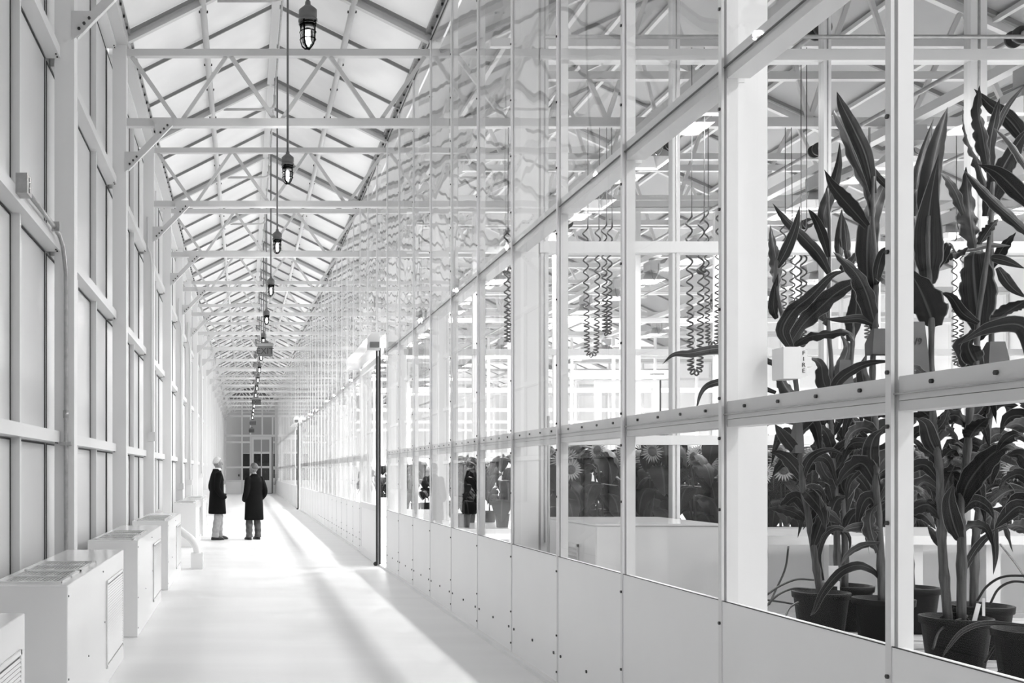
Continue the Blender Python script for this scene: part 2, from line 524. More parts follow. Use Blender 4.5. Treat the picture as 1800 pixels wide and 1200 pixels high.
gu.add([(-1.02, -0.085, 5.36), (-0.84, -0.085, 5.47), (-0.84, -0.085, 5.56), (-1.06, -0.085, 5.56),
        (-1.02, -0.078, 5.36), (-0.84, -0.078, 5.47), (-0.84, -0.078, 5.56), (-1.06, -0.078, 5.56)],
       [(0, 1, 2, 3), (7, 6, 5, 4)] + [(k, 4 + k, 4 + (k + 1) % 4, (k + 1) % 4) for k in range(4)])
gu_me = gu.mesh('gusset_plate')
gb = MB()
for t in (0.08, 0.16, 0.24, 0.78, 0.86, 0.94):
    x = XL + (-0.86 - XL) * t; z = 4.98 + 0.52 * t
    gb.tube([(x, -0.097, z), (x, -0.084, z)], 0.013, 6)
gb_me = gb.mesh('gusset_bolts')
cd_me = MB().tube([(-0.32, 0.12, 7.0), (0.36, 0.12, 7.0), (0.43, 0.12, 7.02), (0.46, 0.12, 7.09), (0.46, 0.12, 7.22)], 0.022, 8).mesh('conduit')
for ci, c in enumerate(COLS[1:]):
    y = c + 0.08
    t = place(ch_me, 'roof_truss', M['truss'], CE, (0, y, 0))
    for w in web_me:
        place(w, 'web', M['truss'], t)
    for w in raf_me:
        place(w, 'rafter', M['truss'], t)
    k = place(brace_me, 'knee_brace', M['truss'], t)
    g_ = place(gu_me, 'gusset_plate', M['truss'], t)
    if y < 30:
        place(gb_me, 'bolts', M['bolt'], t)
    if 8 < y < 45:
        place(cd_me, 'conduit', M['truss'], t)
LY = Y_END - Y_FRONT
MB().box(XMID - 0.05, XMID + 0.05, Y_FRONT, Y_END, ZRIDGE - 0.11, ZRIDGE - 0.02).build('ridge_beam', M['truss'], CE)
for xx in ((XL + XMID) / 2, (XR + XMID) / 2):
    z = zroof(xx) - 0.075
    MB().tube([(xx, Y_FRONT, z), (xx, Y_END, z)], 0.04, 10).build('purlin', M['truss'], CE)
    cl = MB()
    for c in COLS[2:10]:
        for q in (0.3, 1.9, 2.8):
            cl.box(xx - 0.055, xx + 0.055, c + q, c + q + 0.02, z - 0.012, z + 0.012)
    cl.build('clamps', M['bolt'], CE)
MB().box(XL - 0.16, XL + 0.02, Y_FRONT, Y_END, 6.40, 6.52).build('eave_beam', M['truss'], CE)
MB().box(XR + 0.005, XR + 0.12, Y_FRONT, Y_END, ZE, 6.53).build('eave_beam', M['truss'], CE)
MB().box(XR - 0.006, XR + 0.004, Y_FRONT, Y_END, ZE - 0.004, ZE + 0.01).build('eave_gasket', M['gasket'], CE)
eb = MB()
for i in range(0, 110):
    y = 4 + 0.3 * i
    for xx in (XL + 0.03, XR - 0.02):
        eb.box(xx - 0.012, xx + 0.012, y - 0.012, y + 0.012, 6.50, 6.525)
eb.build('eave_clips', M['bolt'], CE)
MB().box(XL - 0.03, XL + 0.05, Y_FRONT, Y_END, 6.525, 6.56).build('eave_plate', M['galv'], CE)
MB().box(XR - 0.06, XR + 0.05, Y_FRONT, Y_END, 6.535, 6.57).build('eave_plate', M['galv'], CE)
MB().tube([(0.46, Y_FRONT, 7.22), (0.46, Y_END, 7.22)], 0.014, 6).build('lamp_conduit', M['galv'], CE)
gbm = []
for sgn, xe in ((-1, XL), (1, XR)):
    o = MB()
    a = (xe + sgn * 0.05, 0, zroof(xe) - 0.02 - SL * 0.05); b = (XMID + sgn * 0.04, 0, ZRIDGE - 0.04)
    o.bar(a, b, 0.026, 0.04)
    gbm.append(o.mesh('glazing_bar'))
    o = MB().bar((a[0], 0, a[2] - 0.024), (b[0], 0, b[2] - 0.024), 0.010, 0.006)
    gbm.append(o.mesh('bar_cap'))
rp = {}
for sgn, xe in ((-1, XL - 0.08), (1, XR + 0.08)):
    xm = (xe + XMID) / 2
    for q, (xa, xb) in enumerate(((xe, xm), (xm, XMID))):
        za, zb = zroof(xa) + 0.012, zroof(xb) + 0.012
        y0, y1 = -PANE / 2 + 0.01, PANE / 2 - 0.01
        o = MB()
        o.add([(xa, y0, za), (xb, y0, zb), (xb, y1, zb), (xa, y1, za), (xa, y0, za + 0.012), (xb, y0, zb + 0.012), (xb, y1, zb + 0.012), (xa, y1, za + 0.012)],
              [(0, 3, 2, 1), (4, 5, 6, 7), (0, 1, 5, 4), (1, 2, 6, 5), (2, 3, 7, 6), (3, 0, 4, 7)])
        rp[(sgn, q)] = o.mesh('roof_panel')
for i in range(NP):
    y = Y_FRONT + PANE * i
    for j, sgn in enumerate((-1, 1)):
        g_ = place(gbm[j * 2], 'glazing_bar', M['bar'], CE, (0, y, 0))
        place(gbm[j * 2 + 1], 'bar_cap', M['galv'], g_)
    for k_, me in rp.items():
        place(me, 'roof_panel', M['roof'], CE, (0, y + PANE / 2, 0))

# ------------------------------------------------------------------ end walls
WF = MB().box(XP - 0.1, GX1, Y_FRONT - 0.1, Y_FRONT, 0, 7.6).build('wall_front', M['kick'])
tag(WF, 'white end wall behind the viewer', 'wall', kind='structure')
WB = tag(empty('wall_back', (0, Y_END + 0.02, 0)), 'glazed end wall with a tall door at the far end of the corridor', 'wall', kind='structure')
fr = MB()
for z, hh in ((0.86, 0.10), (1.78, 0.12), (3.48, 0.12), (5.26, 0.14)):
    if z > 3.9:
        fr.box(XL, XR, 0, 0.08, z - hh / 2, z + hh / 2)
    else:
        fr.box(XL, 0.40, 0, 0.08, z - hh / 2, z + hh / 2); fr.box(1.90, XR, 0, 0.08, z - hh / 2, z + hh / 2)
fr.box(XL, XR, 0, 0.08, 3.86, 4.0)
for x, z0, z1 in ((-0.18, 0, 3.9), (0.40, 0, 5.26), (1.90, 0, 5.26), (XL + 0.05, 0, 6.4), (XR - 0.05, 0, 6.4), (-0.18, 3.9, 6.6), (1.2, 4.0, 6.6)):
    fr.box(x - 0.05, x + 0.05, -0.005, 0.085, z0, z1)
fr.box(XL, XR, 0.0, 0.08, 6.25, 6.4)
fr.build('window_frame', M['frame'], WB)
for (xa, xb) in ((XL, -0.18), (-0.18, 0.40), (1.90, XR)):
    MB().box(xa, xb, 0.02, 0.06, 0.0, 0.86).build('kick_panel', M['kick'], WB)
    for z0, z1 in ((0.9, 1.74), (1.84, 3.44), (3.54, 3.86)):
        MB().box(xa + 0.05, xb - 0.05, 0.037, 0.043, z0, z1).build('glass_pane', M['glass'], WB)
for (xa, xb) in ((XL, -0.18), (-0.18, 1.2), (1.2, XR)):
    for z0, z1 in ((4.0, 5.2), (5.33, 6.25)):
        MB().box(xa + 0.05, xb - 0.05, 0.037, 0.043, z0, z1).build('glass_pane', M['glass'], WB)
tri = MB(); tri.add([(XL, 0.03, 6.4), (XR, 0.03, 6.4), (XMID, 0.03, ZRIDGE), (XL, 0.06, 6.4), (XR, 0.06, 6.4), (XMID, 0.06, ZRIDGE)], [(0, 1, 2), (5, 4, 3), (0, 3, 4, 1), (1, 4, 5, 2), (2, 5, 3, 0)])
tri.build('gable_panel', M['lampgrey'], WB)
DB = tag(empty('door_3', (0, Y_END - 0.03, 0)), 'tall white glazed door at the far end of the corridor', 'door', kind='structure')
fr = MB()
fr.box(0.46, 0.62, 0, 0.05, 0.03, 3.84); fr.box(1.68, 1.84, 0, 0.05, 0.03, 3.84)
for z0, z1 in ((0.03, 0.9), (1.72, 1.86), (2.72, 2.84), (3.66, 3.84)):
    fr.box(0.62, 1.68, 0, 0.05, z0, z1)
fr.box(1.11, 1.17, 0, 0.05, 0.9, 3.66)
fr.build('door_frame', M['frame'], DB)
for xa, xb in ((0.62, 1.11), (1.17, 1.68)):
    for z0, z1 in ((0.9, 1.72), (1.86, 2.72), (2.84, 3.66)):
        MB().box(xa, xb, 0.022, 0.028, z0, z1).build('glass_pane', M['glass'], DB)
e = MB(); e.box(1.845, 1.90, -0.02, 0.02, 0.03, 3.84); e.box(0.4, 1.9, -0.02, 0.05, 0.0, 0.035)
e.build('edge_seal', M['gasket'], DB)
# vestibule behind the end wall
vb = tag(empty('wall_vestibule', (0, Y_END + 1.6, 0)), 'grey vestibule wall with dark opening seen beyond the end wall', 'wall', kind='structure')
MB().box(-3, 4, 0, 0.1, 2.75, 7.5).build('upper_wall', M['fac'], vb)
MB().box(-3, -0.12, 0, 0.1, 0, 2.75).build('lower_wall', M['fac'], vb)
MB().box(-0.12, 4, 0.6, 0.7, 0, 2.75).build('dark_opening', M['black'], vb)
MB().box(0.95, 1.75, 0.5, 0.55, 0.0, 2.1).build('inner_door', M['lampdark'], vb)
MB().box(-0.45, -0.35, -0.03, 0, 1.15, 1.3).build('switch_plate', M['lampdark'], vb)
cb = tag(empty('control_box', (2.02, Y_END - 0.06, 0)), 'white control box with looped cable beside the far end door', 'control box')
MB().box(-0.1, 0.05, -0.06, 0.02, 0.75, 1.05).build('box_body', M['box'], cb)
MB().tube([(0.07, -0.03, 1.3), (0.1, -0.05, 0.9), (0.05, -0.05, 0.62), (-0.03, -0.04, 0.6), (-0.04, -0.03, 0.75)], 0.015, 6).build('cable', M['lampgrey'], cb)
MB().box(-0.06, 0.10, -0.03, 0.0, 1.62, 1.78).build('notice_plate', M['tagw'], cb)

# ------------------------------------------------------------------ greenhouse shell
GY1 = Y_END
GE, GRX, GRZ = 6.34, 5.93, 8.0
G1 = 9.6
CG = tag(empty('ceiling_greenhouse'), 'glazed gable roof of the greenhouse beyond the glass wall', 'ceiling', kind='structure')


def gz(x):
    w = (G1 - 2.26) / 2
    xm = GRX if x <= G1 else GRX + 2 * w
    return GRZ - (GRZ - GE) / w * abs(x - xm)


gp = {}
GPW = BAY / 2
xs = [2.26, 4.1, GRX, 7.76, G1, 11.43, 13.27, 15.1, GX1 - 0.06]
for q in range(len(xs) - 1):
    xa, xb = xs[q], xs[q + 1]
    o = MB()
    y0, y1 = 0.01, GPW - 0.01
    za, zb = gz(xa) + 0.02, gz(xb) + 0.02
    o.add([(xa, y0, za), (xb, y0, zb), (xb, y1, zb), (xa, y1, za), (xa, y0, za + 0.012), (xb, y0, zb + 0.012), (xb, y1, zb + 0.012), (xa, y1, za + 0.012)],
          [(0, 3, 2, 1), (4, 5, 6, 7), (0, 1, 5, 4), (1, 2, 6, 5), (2, 3, 7, 6), (3, 0, 4, 7)])
    gp[q] = o.mesh('roof_panel')
gbars = MB()
for q in (0, 2, 4, 6):
    gbars.bar((xs[q], 0, gz(xs[q]) - 0.01), (xs[q + 2], 0, gz(xs[q + 2]) - 0.01), 0.04, 0.05)
gbar_me = gbars.mesh('glazing_bar')
ny = int((GY1 - Y_FRONT) / GPW + 0.5)
for i in range(ny):
    y = Y_FRONT + GPW * i
    place(gbar_me, 'glazing_bar', M['bar'], CG, (0, y, 0))
    for q in range(8 if y < 40 else 4):
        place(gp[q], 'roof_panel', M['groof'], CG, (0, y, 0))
# greenhouse trusses
gch = MB()
gch.box(2.38, G1, -0.045, 0.045, 5.47, 5.57); gch.box(G1, GX1, -0.045, 0.045, 5.47, 5.57)
gch.box(3.3, 8.5, -0.04, 0.04, 6.02, 6.11)
gch.box(2.38, G1, 0.9, 0.97, 5.82, 5.90)
gch_me = gch.mesh('roof_truss')
gw = []
nx = [2.45 + (9.5 - 2.45) * k / 6 for k in range(7)]
for k in range(6):
    xb = (nx[k] + nx[k + 1]) / 2
    z0 = min(gz(nx[k]) - 0.1, 9); z2 = min(gz(nx[k + 1]) - 0.1, 9)
    gw.append(MB().bar((nx[k], 0, max(z0, 5.55)), (xb, 0, 5.55), 0.04, 0.05).mesh('web'))
    gw.append(MB().bar((xb, 0, 5.55), (nx[k + 1], 0, max(z2, 5.55)), 0.04, 0.05).mesh('web'))
grf = MB()
for xa, xb in ((2.36, GRX), (GRX, G1), (G1, 13.27), (13.27, GX1)):
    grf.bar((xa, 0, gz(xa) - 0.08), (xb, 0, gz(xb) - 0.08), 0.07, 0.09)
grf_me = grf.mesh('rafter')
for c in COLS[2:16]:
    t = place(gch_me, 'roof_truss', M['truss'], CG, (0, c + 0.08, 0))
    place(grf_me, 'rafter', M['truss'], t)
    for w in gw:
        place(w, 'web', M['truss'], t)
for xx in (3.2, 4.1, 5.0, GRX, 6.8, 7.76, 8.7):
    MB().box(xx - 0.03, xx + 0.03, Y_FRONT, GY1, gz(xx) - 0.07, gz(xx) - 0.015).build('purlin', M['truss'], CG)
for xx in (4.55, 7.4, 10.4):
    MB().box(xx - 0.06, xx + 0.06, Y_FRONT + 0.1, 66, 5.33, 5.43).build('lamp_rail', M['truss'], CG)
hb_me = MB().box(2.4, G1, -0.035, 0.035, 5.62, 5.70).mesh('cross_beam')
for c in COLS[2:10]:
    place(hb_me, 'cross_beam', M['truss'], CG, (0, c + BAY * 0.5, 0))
WO = MB().box(GX1 - 0.05, GX1 + 0.05, Y_FRONT, GY1, 0, 6.4).build('wall_far', M['kick'])
tag(WO, 'pale outer wall on the far side of the greenhouse', 'wall', kind='structure')
WGE = MB().box(XR + 0.22, GX1 - 0.06, 66.0, 66.1, 0, 7.9).build('wall_greenhouse_end', M['kick'])
tag(WGE, 'pale end wall far away inside the greenhouse', 'wall', kind='structure')

# glazed partitions between greenhouse rooms
pane_defs = [(0.93, ZR1 - 0.03), (ZR1 + 0.03, ZR2 - 0.03), (ZR2 + 0.03, ZR3 - 0.03), (ZR3 + 0.03, 5.40)]
PX = [2.42] + [3.48 + 1.22 * k for k in range(12)]
pv = MB(); pv.box(-0.03, 0.03, -0.04, 0.04, 0, 5.45); pv_me = pv.mesh('mullion')
pvs = MB(); pvs.box(-0.004, 0.004, -0.046, -0.0401, 0.9, 5.4); pvs_me = pvs.mesh('gasket')
for n, yp in enumerate((8.33 + 0.08, 15.73, 23.05, 30.4, 37.7, 45.0)):
    wp = tag(empty('wall_partition', (0, yp, 0)), None, None, kind='structure')
    wp['label'] = 'white framed glass partition across the greenhouse, %s from the camera' % ORD[n]
    wp['category'] = 'wall'
    hide_door = (4.70, 7.14) if n == 1 else None
    for k, x in enumerate(PX):
        big = abs(x - 5.92) < 0.05
        o = place(pv_me, 'mullion', M['grey_and_shade'] if (n == 1 and big) else M['frame'], wp, (x, 0, 0), scale=(2.2 if big else 1, 1, 1))
        if n == 0:
            place(pvs_me, 'gasket', M['galv'], o)
    for z, hh in ((ZR1, 0.075), (ZR2, 0.09), (ZR3, 0.09), (5.43, 0.06)):
        MB().box(2.38, GX1 - 0.06, -0.05, 0.05, z - hh / 2, z + hh / 2).build('rail', M['grey_and_shade'] if (n == 1 and z == ZR2) else M['frame'], wp)  # one rail of the second partition greyed, its unlit side put into the colour
    if n == 0:
        MB().tube([(2.4, -0.1, ZR3 + 0.12), (9.0, -0.1, ZR3 + 0.12)], 0.018, 8).build('pipe', M['galv'], wp)
    for k in range(len(PX) - 1):
        xa, xb = PX[k] + 0.032, PX[k + 1] - 0.032
        MB().box(xa - 0.03, xb + 0.03, -0.02, 0.02, 0.02, 0.9).build('kick_panel', M['kick'], wp)
        for z0, z1 in pane_defs:
            if n > 3 and k > 5:
                continue
            MB().box(xa, xb, -0.003, 0.003, z0, z1).build('glass_pane', M['glass'], wp)
# sliding door with header in the second partition
d4 = tag(empty('door_4', (4.87, 15.55, 0)), 'sliding door with white header in the second glass partition', 'door', kind='structure')
MB().box(0, 1.43, -0.12, 0.0, 2.86, 2.98).build('header_box', M['cabinet'], d4)
fr = MB()
fr.box(0.36, 0.46, -0.06, 0, 0.05, 2.84); fr.box(1.22, 1.32, -0.06, 0, 0.05, 2.84); fr.box(0.46, 1.22, -0.06, 0, 0.05, 0.9); fr.box(0.46, 1.22, -0.06, 0, 2.72, 2.84)
fr.box(0.46, 1.22, -0.06, 0, 1.9, 2.0)
fr.build('door_frame', M['cabinet'], d4)
MB().box(1.33, 1.345, -0.06, 0, 0.05, 2.84).build('edge_seal', M['gasket'], d4)


def text_mesh(txt, size, mat, parent, loc, rot, name='lettering'):
    cu = bpy.data.curves.new(name, 'FONT')
    cu.body = txt; cu.size = size; cu.align_x = 'CENTER'; cu.align_y = 'CENTER'; cu.extrude = 0.001
    tmp = bpy.data.objects.new('tmp_text', cu)
    COL.objects.link(tmp)
    dg = bpy.context.evaluated_depsgraph_get()
    me = bpy.data.meshes.new_from_object(tmp.evaluated_get(dg))
    bpy.data.objects.remove(tmp)
    me.name = name
    me.materials.clear()
    return place(me, name, mat, parent, loc, rot)


RX = (math.pi / 2, 0, 0)
text_mesh('GATEMASTER', 0.035, M['letter'], d4, (1.26, -0.123, 2.92), RX)

# ------------------------------------------------------------------ fan-coil cabinets along the left wall
def louvre_panel(x, y0, y1, z0, z1, n):
    o = MB()
    o.box(x - 0.004, x + 0.006, y0, y0 + 0.02, z0, z1); o.box(x - 0.004, x + 0.006, y1 - 0.02, y1, z0, z1)
    o.box(x - 0.004, x + 0.006, y0, y1, z0, z0 + 0.02); o.box(x - 0.004, x + 0.006, y0, y1, z1 - 0.02, z1)
    for k in range(n):
        z = z0 + 0.03 + (z1 - z0 - 0.06) * (k + 0.5) / n
        o.bar((x + 0.002, y0 + 0.02, z), (x + 0.002, y1 - 0.02, z), 0.004, (z1 - z0) / n * 0.62, up=(-0.5, 0, 1))
    return o


def make_cabinet():
    r = empty('fan_coil_cabinet')
    L_ = 2.58
    o = MB(); bm = bmesh.new()
    x0, x1, z1 = XL - 0.03, -0.95, 0.86
    o.box(x0, x1, 0, L_, 0.0, z1)
    b = o.build('cabinet_body', M['cabinet'], r)
    bv = b.modifiers.new('bevel', 'BEVEL'); bv.width = 0.006; bv.segments = 2
    # side louvre with dark slots behind
    MB().box(x1 + 0.0005, x1 + 0.002, 1.55, 2.48, 0.12, 0.72).build('louvre_recess', M['lampgrey'], r)
    louvre_panel(x1 + 0.004, 1.55, 2.48, 0.12, 0.72, 28).build('louvre', M['cabinet'], r)
    # top grille: frame with two fields of bars
    g = MB()
    for (ya, yb) in ((0.10, 0.74), (0.78, 1.42)):
        g.box(x0 + 0.05, x1 - 0.05, ya, ya + 0.02, z1, z1 + 0.012); g.box(x0 + 0.05, x1 - 0.05, yb - 0.02, yb, z1, z1 + 0.012)
        g.box(x0 + 0.05, x0 + 0.07, ya, yb, z1, z1 + 0.012); g.box(x1 - 0.07, x1 - 0.05, ya, yb, z1, z1 + 0.012)
        g.box(x0 + 0.05, x1 - 0.05, (ya + yb) / 2 - 0.012, (ya + yb) / 2 + 0.012, z1, z1 + 0.012)
        for k in range(16):
            x = x0 + 0.075 + (x1 - x0 - 0.15) * (k + 0.5) / 16
            g.box(x - 0.0035, x + 0.0035, ya + 0.02, yb - 0.02, z1 + 0.0015, z1 + 0.005)
    g.build('top_grille', M['cabinet'], r)
    g = MB()
    for (ya, yb) in ((0.12, 0.72), (0.80, 1.40)):
        g.box(x0 + 0.07, x1 - 0.07, ya, yb, z1 + 0.0005, z1 + 0.0015)
    g.build('grille_recess', M['lampdark'], r)
    s = MB()
    for (y, z) in ((0.03, 0.80), (0.03, 0.35), (0.03, 0.08), (0.75, 0.35), (1.4, 0.8), (1.48, 0.45)):
        s.tube([(x1, y, z), (x1 + 0.004, y, z)], 0.006, 6)
    s.build('screws', M['bolt'], r)
    return r


cab = make_cabinet()
cab_lab = {0: 'white fan coil cabinet cut off at the lower left corner', 1: 'large white fan coil cabinet nearest in full view with two top grilles',
           2: 'second full white fan coil cabinet from the camera, behind the largest one', 3: 'white fan coil cabinet just before the elbow duct',
           5: 'white fan coil cabinet just past the elbow duct', 6: 'white fan coil cabinet directly left of the man in light trousers',
           9: 'small far white fan coil cabinet by the left wall behind the two men', 13: 'smallest white fan coil cabinet near the far end wall'}
for n, (k, lab) in enumerate(cab_lab.items()):
    o = cab if n == 0 else copy_tree(cab)
    o.location = (0, C0 + BAY * (k - 1) + 0.9, 0)
    tag(o, lab, 'cabinet', 'fan coil cabinets along the left wall')

# elbow duct between the cabinets
ed = tag(empty('elbow_duct', (-0.72, 15.75, 0)), 'white elbow duct standing on a small floor box between cabinets', 'duct')
MB().box(-0.09, 0.09, -0.09, 0.09, 0, 0.24).build('floor_box', M['cabinet'], ed)
pts = []
for k in range(9):
    a = math.pi / 2 * 0.62 * k / 8
    pts.append((-0.30 * (1 - math.cos(a)) - 0.0, 0, 0.24 + 0.30 * math.sin(a)))
pts.append((-0.62, 0, 0.86))
MB().tube([(0, 0, 0.1)] + pts, 0.055, 12).build('bent_pipe', M['cabinet'], ed)

# ------------------------------------------------------------------ conduits on the left wall
cdt = tag(empty('wall_conduit', (XL, 8.2, 0)), 'metal conduit with square junction box running down the nearest left column', 'conduit')
jb = MB().box(-0.11, -0.035, -1.50, -1.36, 3.27, 3.40).build('junction_box', M['galv'], cdt)
kn = MB()
for z in (3.30, 3.337, 3.373):
    kn.tube([(-0.034, -1.43, z), (-0.028, -1.43, z)], 0.014, 10)
kn.build('knockouts', M['galv'], jb)
pts = [(-0.075, -1.36, 3.33), (-0.075, -0.5, 3.33), (-0.07, -0.16, 3.31), (-0.06, -0.04, 3.24), (-0.058, 0.09, 3.05), (-0.058, 0.09, 0.3), (-0.058, 0.09, 0.02)]
MB().tube(pts, 0.017, 8).build('pipe', M['galv'], cdt)
MB().box(-0.10, -0.015, 0.075, 0.12, 1.68, 1.71).build('strap', M['galv'], cdt)
MB().box(-0.09, -0.03, -0.36, -0.33, 3.29, 3.36).build('strap', M['galv'], cdt)
MB().tube([(-0.058, 0.09, 1.9), (-0.058, 0.09, 1.96)], 0.023, 8).build('coupling', M['galv'], cdt)
for n, (ci, zb) in enumerate(((5, 2.05), (7, 1.2), (8, 1.25), (10, 1.4))):
    c = COLS[ci]
    cdt = tag(empty('wall_conduit', (XL, c, 0)), 'slim white conduit ending in a switch box on the %s left column from the camera' % ORD[ci - 3], 'conduit', 'white conduits on the left columns')
    MB().tube([(-0.09, -0.025, 5.3), (-0.09, -0.025, 4.85), (-0.05, -0.025, 4.75), (-0.03, -0.025, 4.6), (-0.03, -0.025, zb)], 0.016, 6).build('pipe', M['frame'], cdt)
    MB().box(-0.085, 0.02, -0.05, 0.0, zb - 0.12, zb + 0.02).build('switch_box', M['box'], cdt)

# ------------------------------------------------------------------ pendant lamps
def make_pendant():
    r = empty('pendant_lamp')
    MB().tube([(0, 0, 0.185), (0, 0, 2.42)], 0.0125, 8).build('rod', M['lampgrey'], r)
    h = MB().lathe([(0.0, 0.20), (0.02, 0.20), (0.022, 0.175), (0.045, 0.155), (0.068, 0.135), (0.068, 0.085), (0.062, 0.08), (0.06, 0.07), (0.072, 0.066), (0.072, 0.05), (0.05, 0.048), (0.0, 0.048)], n=18)
    h.build('housing', M['lampgrey'], r)
    c = MB().lathe([(0.0, 0.047), (0.05, 0.047), (0.05, 0.0), (0.0, 0.0)], n=14)
    c.build('socket', M['cage'], r)
    MB().lathe([(0.046, 0.0), (0.046, -0.09), (0.038, -0.12), (0.02, -0.137), (0.0, -0.142)], n=16).build('glass_jar', M['jar'], r)
    MB().lathe([(0.0, 0.0), (0.019, -0.012), (0.019, -0.10), (0.014, -0.115), (0.0, -0.122)], n=12).build('bulb', M['bulb'], r)
    cg = MB()
    for z, rr in ((0.03, 0.064), (-0.03, 0.060), (-0.085, 0.058)):
        cg.tube([(rr * math.cos(a), rr * math.sin(a), z) for a in [2 * math.pi * k / 16 for k in range(17)]], 0.005, 5, False)
    for k in range(4):
        a = math.pi / 4 + k * math.pi / 2 + 0.25
        cg.tube([(q * math.cos(a), q * math.sin(a), z) for q, z in ((0.062, 0.05), (0.058, 0.0), (0.056, -0.09), (0.045, -0.125), (0.022, -0.148), (0.0, -0.152))], 0.008, 6, False)
    cg.build('wire_cage', M['cage'], r)
    lt = bpy.data.lights.new('pendant_light', 'POINT')
    lt.energy = PEND_W; lt.shadow_soft_size = 0.03
    lo = bpy.data.objects.new('pendant_light', lt)
    COL.objects.link(lo); lo.parent = r; lo.location = (0, 0, -0.06)
    return r


pend = make_pendant()
for k in range(16):
    o = pend if k == 0 else copy_tree(pend)
    o.location = (0.475, 7.8 + BAY * k, 4.80)
    tag(o, 'caged jar pendant lamp on a long rod, %s from the camera along the corridor' % ORD[k], 'lamp', 'pendant lamps along the corridor')
for (x, y, Y, lab) in ((1255, 530, 20.0, 'caged jar pendant lamp inside the greenhouse among the coiled cords'),):
    o = copy_tree(pend)
    o.location = P(x, y, Y)
    tag(o, lab, 'lamp', 'pendant lamps in the greenhouse')

# ------------------------------------------------------------------ exit signs
def make_exit(Y, lab):
    r = tag(empty('exit_sign', (0.46, Y, 4.06)), lab, 'exit sign', 'exit signs hanging along the corridor')
    MB().tube([(0, 0, 0.33), (0, 0, 3.16)], 0.010, 6).build('rod', M['lampgrey'], r)
    MB().box(-0.08, 0.08, -0.05, 0.05, 0.295, 0.33).build('canopy', M['lampdark'], r)
    MB().box(-0.175, 0.175, -0.04, 0.04, 0.225, 0.295).build('housing', M['sign'], r)
    p = MB().box(-0.17, 0.17, -0.012, 0.012, 0.0, 0.225).build('sign_panel', M['signface'], r)
    text_mesh('EXIT', 0.19, M['letter'], p, (0, -0.0135, 0.112), RX)
    return r


for Y, lab in ((23.3, 'grey hanging exit sign nearest the camera with black EXIT lettering'), (40.3, 'second hanging exit sign down the corridor'),
               (57.6, 'third hanging exit sign down the corridor'), (68.5, 'smallest hanging exit sign by the far end wall')):
    make_exit(Y, lab)

# ------------------------------------------------------------------ grow lamps in the greenhouse
def make_grow(power):
    r = empty('grow_lamp')
    b = MB().box(-0.09, 0.09, -0.22, 0.10, -0.20, -0.03); b.build('ballast', M['ballast'], r)
    MB().tube([(0, 0.02, -0.03), (0, 0.02, 0.02)], 0.012, 6).build('hanger', M['galv'], r)
    hd = MB()
    t, bt = [(-0.1, -0.12), (0.1, -0.12), (0.1, 0.12), (-0.1, 0.12)], [(-0.21, -0.27), (0.21, -0.27), (0.21, 0.27), (-0.21, 0.27)]
    vs = [(x, y + 0.1, -0.22) for x, y in t] + [(x, y + 0.1, -0.36) for x, y in bt]
    hd.add(vs, [(0, 3, 2, 1)] + [(k, (k + 1) % 4, 4 + (k + 1) % 4, 4 + k) for k in range(4)])
    h = hd.build('reflector_hood', M['hood'], r)
    cl = MB()
    cl.tube([(-0.06, -0.2, -0.2)] + [(-0.06, -0.2 - 0.16 + 0.16 * math.cos(a), -0.2 - 0.2 * math.sin(a)) for a in [math.pi * k / 8 for k in range(1, 8)]] + [(-0.06, -0.52, -0.15)], 0.007, 5)
    cl.build('cable_loop', M['lampgrey'], r)
    lt = bpy.data.lights.new('grow_light', 'AREA')
    lt.shape = 'RECTANGLE'; lt.size = 0.34; lt.size_y = 0.44; lt.energy = power
    lo = bpy.data.objects.new('grow_light', lt)
    COL.objects.link(lo); lo.parent = r; lo.location = (0, 0.1, -0.335)
    return r


gls = [make_grow(GROW_W), make_grow(GROW_W * 2.2)]
glu = [False, False]
for rn, (x, y1, nm) in enumerate(((4.55, 65, 'row nearest the corridor'), (7.4, 62, 'second row from the corridor'), (10.4, 40, 'third row from the corridor'))):
    y = -1.2; k = 0
    while y < y1:
        if rn == 0 and 6.5 < y < 8.3:
            y += 1.83
            continue
        gi = 0 if y < 15 else 1
        o = copy_tree(gls[gi]) if glu[gi] else gls[gi]
        glu[gi] = True
        o.location = (x, y, 5.31)
        nice = ORD[k] if k < len(ORD) else ['second last', 'very last', 'end'][k - len(ORD)]
        tag(o, 'hooded grow lamp under the greenhouse roof, %s in the %s' % (nice, nm), 'grow lamp', 'grow lamps in the ' + nm)
        y += 1.83 if y < 45 else 3.66
        k += 1

# curtain rollers (shafts with end discs)
for n, (x, lab) in enumerate(((4.88, 'curtain roller shaft with dark discs above the corn'), (6.67, 'curtain roller shaft with dark discs at the upper right corner'), (8.5, 'curtain roller shaft with dark discs farthest from the corridor'))):
    r = tag(empty('curtain_roller', (x, 8.75, 5.22)), lab, 'roller', 'curtain roller shafts')
    MB().tube([(0, 0, 0), (0, 26, 0)], 0.024, 8).build('shaft', M['galv'], r)
    for yy in ([0.0, 3.1, 6.9, 10.5] if n != 1 else [0.15, 3.3]):
        dd = MB().tube([(0, yy, 0), (0, yy + 0.03, 0)], 0.075, 18)
        dd.tube([(0, yy - 0.012, 0), (0, yy, 0)], 0.03, 10)
        dd.tube([(0, yy + 0.10, 0), (0, yy + 0.12, 0)], 0.075, 18)
        dd.build('disc', M['lampdark'], r)

